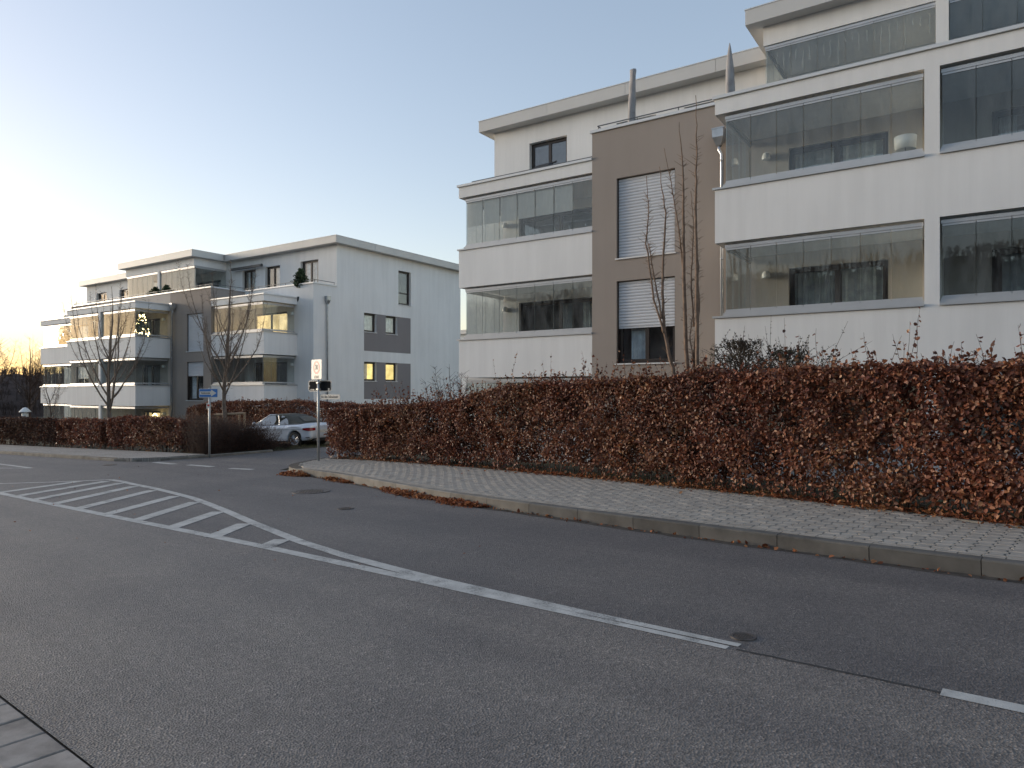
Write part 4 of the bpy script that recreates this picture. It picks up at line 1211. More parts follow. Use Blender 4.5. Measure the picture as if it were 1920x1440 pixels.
mb = MB(); mb.tube([(-.75, -.1, 0), (-.75, -.1, 1.45)], .045, 8); mb.tube([(.55, .3, 0), (.55, .3, 1.5)], .045, 8); mb.tube([(-.85, -.16, 1.38), (.62, .22, 1.46)], .05, 8); mb.tube([(-.1, .5, 0), (-.1, .5, 1.45)], .045, 8)
st = mb.build('tree_stake', M['wood'], None, (-26.45, 18.0, gz(-26.45))); tag(st, 'pale wooden stake frame round the trunk of the young tree', 'stake')
bare_tree('far_tree', 'bare tree against the sunset glow at the left edge', (-70.5, 24.6, -2.0), 9.2, .14, 2.5, 9, .6, 15, 'twigfar', .5, 'bare trees in the sunset glow')
bare_tree('far_tree', 'bushy bare tree in the sunset glow left of the balconies', (-66.5, 26.4, -2.0), 8.4, .13, 2.0, 12, .7, 19, 'twigfar', .5, 'bare trees in the sunset glow')
bare_tree('far_tree', 'slender bare tree nearest the left building in the glow', (-64.5, 29.4, -2.0), 6.9, .08, 2.2, 4, .3, 23, 'twigfar', .3, 'bare trees in the sunset glow')
bare_tree('garden_sapling', 'small bare sapling in front of the far left balcony', (-46.3, 19.5, gz(-46.3)), 4.2, .06, 1.2, 4, .5, 29, 'bark', .15)
bare_tree('garden_shrub', 'bare thin shrub behind the hedge where the two buildings meet', (-13.3, 16.4, gz(-13)), 2.8, .03, .7, 10, .8, 33, 'twig', .15)

# columnar larch-like tree behind the right hedge, stems traced in its own plane
def stem_tree():
    bx, by = -4.95, 13.85
    root = empty('columnar_tree', (bx, by, gz(bx))); tag(root, 'slim bare tree of upright spiny stems behind the hedge before the taupe bay', 'tree')
    rs = np.random.default_rng(61)
    g0 = gz(bx)
    stems = [  # (points (x,z), radius, dy)
        ([(-5.02, 0), (-5.04, 2.15), (-5.10, 4.0), (-5.12, 5.4), (-5.12, 6.3), (-5.21, 7.40)], .050, 0.0, 'trunk'),
        ([(-4.93, 0), (-4.94, 2.2), (-4.84, 3.6), (-4.88, 4.6), (-4.96, 5.6)], .040, .12, 'crown'),
        ([(-4.84, 0), (-4.82, 2.3), (-4.81, 4.2), (-4.83, 5.6), (-4.80, 6.6), (-4.80, 7.80)], .045, -.08, 'crown'),
        ([(-5.0, 0), (-5.32, 2.2), (-5.55, 3.2), (-5.60, 4.3), (-5.53, 5.6), (-5.68, 6.6)], .045, .06, 'crown'),
        ([(-5.53, 3.1), (-5.76, 3.8), (-5.95, 5.0), (-5.90, 5.8), (-5.96, 6.45)], .024, .05, 'crown'),
        ([(-5.58, 3.4), (-5.72, 4.0), (-5.92, 4.9), (-6.03, 5.25)], .02, .12, 'crown'),
        ([(-5.1, 4.2), (-5.22, 5.2), (-5.4, 6.2), (-5.55, 6.95)], .018, .04, 'crown'),
        ([(-4.9, 3.2), (-4.98, 4.2), (-4.95, 5.2), (-5.02, 6.0)], .018, .1, 'crown'),
        ([(-4.88, 2.2), (-4.98, 3.0), (-4.86, 4.0)], .016, .02, 'crown'),
    ]
    cm = MB(); segs = []
    for pts, r, dy, part in stems:
        P = []; 
        for i in range(len(pts) - 1):
            for k in range(6):
                t = k / 6; P.append((pts[i][0] * (1 - t) + pts[i + 1][0] * t, pts[i][1] * (1 - t) + pts[i + 1][1] * t))
        P.append(pts[-1]); n = len(P)
        path = [np.array([p[0] - bx + rs.normal(0, .006), dy * (i / n) * 2 + rs.normal(0, .006), p[1]]) for i, p in enumerate(P)]
        path[0][2] = max(0, path[0][2]) if pts[0][1] == 0 else path[0][2]
        rad = [max(.007, 1.05 * r * (1 - i / (n - .2)) ** .7) for i in range(n)]
        if part == 'trunk': tm = MB(); tm.tube(path, rad, 8); tm.build('trunk', M['barkred'], root, smooth=True)
        else: cm.tube(path, rad, 7)
        for i in range(3, n - 5):
            for _ in range(5):
                c = path[i] + (path[i + 1] - path[i]) * rs.uniform(); sgn = rs.choice([-1, 1]); ln = rs.uniform(.05, .17) * (1.5 if rs.uniform() < .12 else 1)
                segs.append((c, c + np.array([sgn * rs.uniform(.4, 1), rs.normal(0, .5), rs.uniform(.2, .9)]) * ln, .0065, .003))
    V, F = quick_tubes(segs); b = len(cm.v); cm.v += [tuple(v) for v in V]
    for f in F: cm.face(tuple(int(x) + b for x in f))
    cm.build('crown', M['barkred'], root, smooth=True)
stem_tree()

# small conifer behind the hedge
def conifer(name, label, loc, H, rad, seed, n=60, mat='needle', sz=.05, cat='shrub', z0=0.15, rise=(.15, .6), gap_=.014):
    rs = np.random.default_rng(seed); root = empty(name, loc); segs = [((0, 0, 0), (0, 0, H * .98), .03, .006)]; P = []
    for i in range(n):
        z = H * (z0 + (1 - z0) * i / n); a = i * 2.4; ln = rad * (1 - (i / n) ** 1.3) * rs.uniform(.75, 1.1) + .08; p = np.array([0, 0, z]); d = np.array([math.cos(a), math.sin(a), rs.uniform(*rise)]); d /= np.linalg.norm(d)
        q = p + d * ln; segs.append((p, q, .008, .003)); m = int(ln / gap_)
        for j in range(m):
            c = p + (q - p) * (j + rs.uniform()) / m; P.append(c)
        for _ in range(4):
            t = rs.uniform(.3, .95); c = p + (q - p) * t; e = c + (d + rs.normal(0, .5, 3)) * ln * .3; segs.append((c, e, .005, .002))
            for j in range(8): P.append(c + (e - c) * rs.uniform())
    P = np.array(P); V, F = leaf_arrays(P, rs.normal(0, 1, (len(P), 3)), sz, rs, -.5)
    tag(obj('foliage', np_mesh('foliage', V, F, M[mat]), root), kind='stuff'); V, F = quick_tubes(segs); obj('trunk', np_mesh('trunk', V, F, M['twig']), root)
    tag(root, label, cat); return root
conifer('conifer_shrub', 'dark conifer with a pointed leader just above the tall hedge', (-3.95, 13.8, gz(-4)), 2.8, 1.35, 71, 75, 'needle', .035, 'shrub', .45, (.6, 1.8), .03)
conifer('conifer_shrub', 'spreading conifer top just right of the pointed one above the hedge', (-3.1, 13.75, gz(-3)), 2.55, 1.5, 73, 75, 'needle', .035, 'shrub', .45, (.5, 1.6), .03)

# leaf litter
rs = np.random.default_rng(91)
def litter(name, label, pts, size, seed, mat='litter', parent=None):
    V, F = leaf_arrays(np.array(pts), np.tile(np.array([[0, 0, 1.]]), (len(pts), 1)), size, np.random.default_rng(seed), 0, .6)
    o = obj(name, np_mesh(name, V, F, M[mat])); tag(o, label, 'leaves', None, 'stuff'); return o
pts = []
for (xa, xb, n, wd, hh) in ((-14.9, -13.75, 900, .26, .11), (-12.9, -11.7, 420, .18, .07), (-10.3, -8.2, 900, .26, .08), (-8.3, -6.9, 750, .24, .08)):
    for i in range(n):
        t = rs.uniform(); x = xa + (xb - xa) * t; y = ykerb(x) - .03 - abs(rs.normal(0, 1)) * wd * .5 * math.sin(math.pi * min(1, max(0.02, t))) ** .5; h = hh * math.sin(math.pi * t) ** .6 * max(0, 1 - (ykerb(x) - y) / wd); pts.append((x, y, gz(x) + .008 + rs.uniform(0, 1) * h))
for i in range(260):
    x = rs.uniform(-14, 3); pts.append((x, ykerb(x) - abs(rs.normal(0, .05)) - .02, gz(x) + .008))
litter('leaf_litter', 'russet fallen leaves heaped in the gutter against the kerb', pts, .06, 5)
pts = []
for i in range(3600):
    x = rs.uniform(-15.3, 3.5); y = yback(x) + rs.normal(.14, .13); dens_ = 1.0 if x > -9 else .35
    if rs.uniform() < dens_: pts.append((x, y, gz(x) + PH + .003 + rs.uniform(0, .02)))
for i in range(60):
    x = rs.uniform(-14, 2); pts.append((x, yback(x) - rs.exponential(.35), gz(x) + PH + .006))
litter('leaf_litter', 'brown fallen leaves under the foot of the tall hedge', pts, .06, 6)
pts = [(rs.uniform(-24, -5), 0, 0) for i in range(90)]
pts = [(x, rs.uniform(4.5, 11.5), gz(x) + .006) for (x, _, _) in pts]
litter('leaf_litter', 'few pale leaf scraps scattered over the carriageway', pts, .035, 7)
# bed of soil under the hedge
mb = MB()
bp = [p for p in polyline(BACK, .6)]
for p in bp:
    mb.v += [(p.x, p.y + .0, gz(p.x) + PH - .01), (p.x, p.y + 1.4, gz(p.x) + PH - .02)]
for i in range(len(bp) - 1): mb.face((2 * i, 2 * i + 2, 2 * i + 3, 2 * i + 1))
tag(mb.build('hedge_bed', M['ground']), kind='structure')
mb = MB()
em_ = MB(); em_.box(0.004, .996, 0, .06, -.08, PH); edg = em_.mesh('edging_stone', M['kerb'])
bp = polyline(BACK, 1.0)
for i in range(len(bp) - 1):
    a, c = bp[i + 1], bp[i]; d = c - a
    o = obj('edging_stone', edg, pavement); o.location = (a.x, a.y - .03, gz(a.x) + .004); o.rotation_euler = (0, -math.atan2(gz(c.x) - gz(a.x), d.length), math.atan2(d.y, d.x))
# grass verge tufts beside side street and under hedges
gp = []; 
rs = np.random.default_rng(14)
segs = []
for i in range(5200):
    u = rs.uniform()
    if u < .45: x, y = rs.uniform(-24.5, -22.5), rs.uniform(14.2, 20.5)
    elif u < .7: x, y = rs.uniform(-30, -22.5), rs.uniform(14.2, 14.7)
    else: x = rs.uniform(-15.5, 3); y = yback(x) + rs.uniform(.25, 1.3)
    z = gz(x) + (.14 if u >= .7 else 0.0); h = rs.uniform(.04, .13); segs.append(((x, y, z), (x + rs.normal(0, .03), y + rs.normal(0, .03), z + h), .004, .001))
V, F = quick_tubes(segs); o = obj('grass', np_mesh('grass', V, F, M['grass'])); tag(o, 'short winter grass tufts at the feet of hedges and bushes', 'grass', None, 'stuff')

# wooded ridge on the left horizon and wooded hillside behind the photographer
def ridge(name, A, B, h0, h1, depth, seed, n=60, trees=0, th=3.0):
    rs = np.random.default_rng(seed); mb = MB(); A = Vector((*A, 0)); B = Vector((*B, 0)); d = (B - A); nrm = Vector((-d.y, d.x, 0)).normalized(); rows = 7
    top = []
    for i in range(n + 1):
        t = i / n; p = A + d * t; hh = h0 + (h1 - h0) * t + 1.2 * math.sin(t * 9 + seed) * .4 + rs.normal(0, .12)
        for j in range(rows):
            u = j / (rows - 1); q = p + nrm * depth * u; z = -6 + (hh + 6) * math.sin(u * math.pi / 2) ** .8; mb.v.append((q.x, q.y, z))
            if u > .02: top.append((q.x, q.y, z))
    for i in range(n):
        for j in range(rows - 1):
            a = i * rows + j; mb.face((a, a + rows, a + rows + 1, a + 1))
    o = mb.build(name, M['twigfar'], None, smooth=True); tag(o, kind='structure')
    if trees:
        segs = []
        for k in range(trees):
            p = np.array(top[rs.integers(len(top))]) + np.array([rs.normal(0, 2), rs.normal(0, 2), 0]); hh = th * rs.uniform(.5, 1.2); segs.append((p - [0, 0, .5], p + [rs.normal(0, .2), rs.normal(0, .2), hh], .09, .03))
            for _ in range(9):
                c = p + np.array([0, 0, hh * rs.uniform(.25, .95)]); dv = rs.normal(0, 1, 3); dv[2] = abs(dv[2]) + .5; dv /= np.linalg.norm(dv); segs.append((c, c + dv * hh * rs.uniform(.2, .45), .05, .02))
        V, F = quick_tubes(segs); w_ = obj('bare_wood', np_mesh('bare_wood', V, F, M['twigfar'])); tag(w_, 'bare winter wood covering the ' + ('ridge on the left horizon' if seed == 2 else 'hillside across the road'), 'wood', None, 'stuff')
ridge('wooded_ridge', (-175, 10), (-120, 110), 5.6, 6.0, 30, 2, 60, 2600, 1.6)
ridge('hillside', (190, -62), (-450, -100), 25, 25, 45, 5, 130, 12000, 2.0)

# ------------------------------------------------------------------ signs
def text_mesh(txt, size, mat, parent, loc, rot, ext=.001, sx=1.0):
    cu = bpy.data.curves.new('t', 'FONT'); cu.body = txt; cu.size = size; cu.align_x = 'CENTER'; cu.align_y = 'CENTER'; cu.extrude = ext; cu.offset = size * .022
    to = bpy.data.objects.new('t', cu); C.objects.link(to); dg = bpy.context.evaluated_depsgraph_get(); me = bpy.data.meshes.new_from_object(to.evaluated_get(dg))
    bpy.data.objects.remove(to); me.materials.clear(); me.materials.append(mat)
    o = obj('lettering', me, parent); o.location = loc; o.rotation_euler = rot; o.scale = (sx, 1, 1); return o
def rrect(w_, h_, r, n=5):
    pts = []
    for (cx, cy, a0) in ((w_ / 2 - r, h_ / 2 - r, 0), (-w_ / 2 + r, h_ / 2 - r, 90), (-w_ / 2 + r, -h_ / 2 + r, 180), (w_ / 2 - r, -h_ / 2 + r, 270)):
        for k in range(n): a = R(a0 + 90 * k / (n - 1)); pts.append((cx + r * math.cos(a), cy + r * math.sin(a)))
    return pts
def plate(parent, name, w_, h_, r, y0, y1, zc, mat, xc=0.0):
    mb = MB(); pts = rrect(w_, h_, r); n = len(pts); b = 0
    for y in (y0, y1):
        for (x, z) in pts: mb.v.append((xc + x, y, zc + z))
    mb.face(tuple(range(n))); mb.face(tuple(n + i for i in reversed(range(n))))
    for i in range(n): j = (i + 1) % n; mb.face((j, i, n + i, n + j))
    return mb.build(name, mat, parent)
def disc(parent, name, r0, r1, y, zc, mat, n=40, th=.0015):
    mb = MB(); mb.lathe([(r0, -y), (r0, -y + th), (r1, -y + th), (r1, -y)] if r0 > 0 else [(0.0, -y + th), (r1, -y + th), (r1, -y)], n, 'z'); 
    mb.v = [(x, -z, zc + y_) for (x, y_, z) in mb.v]
    return mb.build(name, mat, parent)

UP = (R(90), 0, 0)
sx_, sy_ = -16.18 * KS, 13.9 * KS; sz = gz(sx_) + .10
pole = empty('speed_sign', (sx_, sy_, sz), R(-12))
mb = MB(); mb.tube([(0, 0, -.1), (0, 0, 2.90)], .036, 14); mb.lathe([(.036, 2.9), (.03, 2.92), (0, 2.93)], 14); mb.tube([(0, 0, 0), (0, 0, .03)], .06, 14); mb.build('pole', M['galv'], pole, smooth=True)
pl = plate(pole, 'speed_plate', .58, .56, .03, -.062, -.058, 2.66, M['signwhite'])
mb = MB(); 
for z in (2.5, 2.82): mb.box(-.045, .045, -.0575, .045, z - .015, z + .015)
mb.build('clamp', M['galv'], pole)
disc(pl, 'red_ring', .128, .192, -.0635, 2.715, M['signred'])
text_mesh('30', .20, M['signblack'], pl, (0, -.0645, 2.715), UP, .0008, .85)
text_mesh('ZONE', .105, M['signblack'], pl, (0, -.0645, 2.44), UP, .0008, .95)
bd = plate(pole, 'dark_board', .96, .31, .05, .05, .058, 2.19, M['galv']); bd.rotation_euler = (0, 0, R(12))
b2 = plate(bd, 'board_face', .91, .265, .04, .046, .0495, 2.19, M['boarddark'])
st1 = plate(bd, 'sticker', .17, .028, .004, .0445, .0455, 2.085, M['signwhite'], -.31); plate(bd, 'sticker', .06, .07, .008, .0445, .0455, 2.09, M['signwhite'], .38); plate(bd, 'sticker', .03, .04, .004, .0445, .0455, 2.19, M['signwhite'], -.43)
mb = MB()
for z in (2.28, 2.10): mb.box(-.055, .055, -.045, .0455, z - .014, z + .014)
mb.build('clamp', M['galv'], pole)
np_ = plate(pole, 'street_name_plate', .84, .135, .008, -.006, .006, 1.88, M['signwhite'], .47); np_.rotation_euler = (0, 0, R(12))
text_mesh('An den Selzwiesen', .098, M['signblack'], np_, (.47, -.0072, 1.88), UP, .0006, .93)
tag(pole, 'galvanised sign pole with speed zone plate, dark board and street name plate at the corner', 'sign')

ox, oy = -22.06, 14.21
ow = empty('one_way_sign', (ox, oy, gz(ox) + .1), R(15))
mb = MB(); mb.tube([(0, 0, -.1), (0, 0, 2.30)], .036, 14); mb.build('pole', M['galv'], ow, smooth=True)
pl = plate(ow, 'blue_plate', .80, .30, .02, -.056, -.052, 2.12, M['signwhite'])
bf = plate(pl, 'blue_face', .77, .27, .015, -.0585, -.0565, 2.12, M['signblue'])
mb = MB(); b = 0
arrow = [(-.36, -.055), (.12, -.055), (.12, -.115), (.35, 0), (.12, .115), (.12, .055), (-.36, .055)]
for y in (-.0605, -.059):
    for (x, z) in arrow: mb.v.append((x, y, 2.12 + z))
n = len(arrow); mb.face(tuple(range(n))); mb.face(tuple(n + i for i in reversed(range(n))))
mb.build('arrow', M['signwhite'], pl)
text_mesh('Einbahnstraße', .075, M['signblack'], pl, (-.11, -.0615, 2.12), UP, .0006, .9)
pl2 = plate(ow, 'small_plate', .17, .19, .01, -.05, -.046, 1.68, M['signwhite'])
plate(pl2, 'plate_print', .10, .06, .004, -.0515, -.0505, 1.70, M['signred'])
mb = MB()
for z in (2.05, 2.2, 1.68): mb.box(-.045, .045, -.0455, .045, z - .014, z + .014)
mb.build('clamp', M['galv'], ow)
tag(ow, 'blue one way arrow sign on a galvanised pole at the left corner', 'sign')

# thin fence post at the hedge gap
mb = MB(); mb.tube([(0, 0, 0), (0, 0, 1.25)], .03, 8); mb.lathe([(.032, 1.25), (.034, 1.27), (0, 1.285)], 8)
tag(mb.build('fence_post', M['rail'], None, (-15.12, 14.6, gz(-15.5))), 'thin metal post in the gap between hedge stub and tall hedge', 'post')
# bollard lamp behind the far left hedge
lb = empty('bollard_lamp', (-46.5, 18.2, gz(-46.5)))
mb = MB(); mb.tube([(0, 0, 0), (0, 0, 1.55)], .17, 12); mb.build('post', M['lampwhite'], lb)
mb = MB(); mb.lathe([(.30, 1.62), (.30, 1.66), (.12, 1.86), (0, 1.9)], 12); mb.tube([(0, 0, 1.55), (0, 0, 1.63)], .08, 8); mb.build('cap', M['lampwhite'], lb)
tag(lb, 'pale post lamp with conical cap behind the dark hedge at far left', 'lamp')

# ------------------------------------------------------------------ things on terraces and balconies
def parasol(label, x, y, z0, H, lean, seed, pointed):
    root = empty('closed_parasol', (x, y, z0)); rs = random.Random(seed)
    mb = MB(); mb.tube([(0, 0, 0), (lean * .35, 0, H * .35)], .025, 8); mb.build('pole', M['galv'], root)
    mb = MB(); mb.lathe([(.0, .08), (.22, .08), (.26, .04), (.26, 0)], 16); mb.build('base', M['rail'], root)
    n = 14; mb = MB(); k = 12
    for i in range(n + 1):
        t = i / n; z = H * (.28 + .72 * t); r = (.098 + .018 * math.sin(math.pi * (1 - t) ** 1.4)) * ((1 - t ** 5 * .92) if pointed else (1.0 - .18 * t + (.16 if i == n else 0)))
        for j in range(k):
            a = 2 * math.pi * j / k; rr = r * (1 + .12 * math.sin(3 * a + t * 4) + rs.uniform(-.04, .04)); mb.v.append((lean * z / H + rr * math.cos(a), rr * math.sin(a), z))
    for i in range(n):
        for j in range(k): j2 = (j + 1) % k; mb.face((i * k + j, i * k + j2, (i + 1) * k + j2, (i + 1) * k + j))
    mb.face(tuple(n * k + j for j in range(k))); mb.face(tuple(reversed(range(k))))
    mb.build('fabric_cover', M['cover'], root, smooth=True)
    tag(root, label, 'parasol', 'folded parasols on the roof terrace'); return root
parasol('folded grey parasol with flared top on the terrace above the taupe bay', -8.47, 18.6, 7.9, 3.06, .12, 3, False)
parasol('folded grey parasol with pointed tip beside the glazed penthouse', -5.5, 18.35, 7.9, 2.95, -.03, 4, True)
# covered grill
gr = empty('covered_grill', (-12.35, 20.35, 7.9))
mb = MB(); 
secs = [(-.62, .25, .75), (-.52, .3, 1.28), (-.25, .32, 1.50), (.3, .32, 1.52), (.5, .3, 1.40), (.62, .25, .80)]
for (x, hw_, z) in secs: mb.v += [(x, -hw_, .02), (x, -hw_, z - .12), (x, -hw_ * .6, z), (x, hw_ * .6, z), (x, hw_, z - .12), (x, hw_, .02)]
for i in range(len(secs) - 1):
    for j in range(5): mb.face((i * 6 + j, i * 6 + j + 1, (i + 1) * 6 + j + 1, (i + 1) * 6 + j))
mb.face(tuple(range(6))); mb.face(tuple(30 + i for i in reversed(range(6))))
mb.build('cover', M['black'], gr); mb = MB(); mb.tube([(-.45, 0, 1.46), (.45, 0, 1.58)], .03, 8); mb.build('ridge', M['black'], gr)
tag(gr, 'black covered grill below the penthouse window on the right building terrace', 'grill')
g2 = empty('covered_grill', (-57.2, 26.5, 6.63))
mb = MB(); mb.v = []; mb.f = []; mb.m = []
for (x, hw_, z) in secs: mb.v += [(x * 1.6, -hw_, .02), (x * 1.6, -hw_, z - .05), (x * 1.6, -hw_ * .6, z + .02), (x * 1.6, hw_ * .6, z + .02), (x * 1.6, hw_, z - .05), (x * 1.6, hw_, .02)]
for i in range(len(secs) - 1):
    for j in range(5): mb.face((i * 6 + j, i * 6 + j + 1, (i + 1) * 6 + j + 1, (i + 1) * 6 + j))
mb.face(tuple(range(6))); mb.face(tuple(30 + i for i in reversed(range(6))))
mb.build('cover', M['black'], g2)
tag(g2, 'dark covered grill on the far end terrace of the left building', 'grill')
# floor lamp in the upper right loggia
fl = empty('floor_lamp', (-1.35, 16.2, 5.25))
mb = MB(); mb.lathe([(0, .03), (.15, .03), (.16, 0)], 20); mb.tube([(0, 0, 0), (0, 0, 1.72)], .012, 8); mb.build('stand', M['galv'], fl, smooth=True)
mb = MB(); mb.lathe([(.0, 1.66), (.20, 1.66), (.205, 1.66), (.19, 1.40), (.185, 1.40), (.195, 1.65)], 28); mb.build('lamp_shade', M['lampwhite'], fl, smooth=True)
tag(fl, 'white drum shade floor lamp inside the upper glazed balcony', 'lamp')
# small potted spruces on the left penthouse terrace
for i, (x, lab) in enumerate(((-43.6, 'small potted spruce left of its twin behind the left building terrace rail'), (-42.3, 'small potted spruce right of its twin behind the left building terrace rail'))):
    c = conifer('potted_spruce', lab, (x, 24.35, 6.63), 1.75, .62, 80 + i, 60, 'green', .07, 'potted tree', .35)
    mb = MB(); mb.lathe([(0, 0), (.18, 0), (.24, .4), (.21, .4), (.2, .36), (0, .36)], 16); mb.build('pot', M['black'], c)
c = conifer('potted_spruce', 'small spruce standing on the far end balcony against the glow', (-56.9, 24.9, 3.97), 2.35, .75, 86, 70, 'green', .09, 'potted tree', .25)
c = conifer('potted_shrub', 'leafy evergreen pot plant on the terrace corner of the left building', (-31.85, 26.1, 6.63), 2.0, .42, 88, 60, 'green', .09, 'potted plant', .45)
mb = MB(); mb.lathe([(0, 0), (.18, 0), (.24, .45), (.21, .45), (.2, .4), (0, .4)], 16); mb.build('pot', M['black'], c)
# fairy-lit tree behind the glass of the left double balcony
ft = conifer('fairy_light_tree', 'small tree glowing with fairy lights in the left double balcony', (-41.4, 22.3, 3.97), 2.5, .55, 90, 60, 'green', .07, 'lit tree', .3)
mb = MB(); rs1 = random.Random(4)
for i in range(90):
    z = .9 + 1.5 * rs1.random(); r = .5 * (1 - (z - .7) / 2.0) + .05; a = rs1.random() * 6.28; x, y = r * math.cos(a), r * math.sin(a); mb.box(x - .013, x + .013, y - .013, y + .013, z - .013, z + .013)
tag(mb.build('fairy_lights', M['lamp_on'], ft), kind='stuff')
# lit candle arch in the ground floor
ca = empty('candle_arch', (-41.6, 23.2, .1))
mb = MB(); mb.box(-.3, .3, -.05, .05, 0, .04)
for i in range(7): mb.box(-.27 + i * .09 - .01, -.27 + i * .09 + .01, -.01, .01, .04, .14 + .16 * math.sin(math.pi * (i + .5) / 7))
mb.build('stand', M['wood'], ca)
mb = MB()
for i in range(7): x = -.27 + i * .09; z = .16 + .16 * math.sin(math.pi * (i + .5) / 7); mb.box(x - .018, x + .018, -.018, .018, z, z + .05)
mb.build('bulbs', M['lamp_on'], ca)
tag(ca, 'lit candle arch in the ground floor glazing of the left building', 'decoration')
# deck chairs in lit balcony
dc = empty('deck_chair', (-32.7, 24.9, 3.98), R(200))
mb = MB(); mb.box(-.3, .3, -.3, .25, .38, .42); mb.build('seat', M['blind'], dc); mb = MB(); mb.v = [(-.3, .25, .4), (.3, .25, .4), (.3, .62, 1.15), (-.3, .62, 1.15), (-.3, .29, .4), (.3, .29, .4), (.3, .66, 1.15), (-.3, .66, 1.15)]
for q in ((0, 1, 2, 3), (7, 6, 5, 4), (0, 4, 5, 1), (1, 5, 6, 2), (2, 6, 7, 3), (3, 7, 4, 0)): mb.face(q)
mb.build('backrest', M['blind'], dc)
for sx2 in (-.27, .27):
    for sy2 in (-.27, .22): mb = MB(); mb.tube([(sx2, sy2, 0), (sx2, sy2, .38)], .018, 6); mb.build('leg', M['galv'], dc)
tag(dc, 'pale folding chair behind the lit upper balcony glass of the left building', 'chair')
# string of icicle lights hanging in the right penthouse glazing
mb = MB(); rs1 = random.Random(9)
for i in range(22):
    x = -4.6 + i * .165 + rs1.uniform(-.02, .02); z = 10.75; L = rs1.uniform(.1, .7)
    pts = [(x + rs1.uniform(-.012, .012), 19.42, z - L * k / 5) for k in range(6)]; mb.tube(pts, .003, 4, False)
    for k in range(1, 6): p = pts[k]; mb.box(p[0] - .006, p[0] + .006, p[1] - .006, p[1] + .006, p[2] - .01, p[2] + .01)
tag(mb.build('icicle_light_string', M['lampwhite']), 'unlit pale icicle light string hanging inside the penthouse glazing', 'light string')

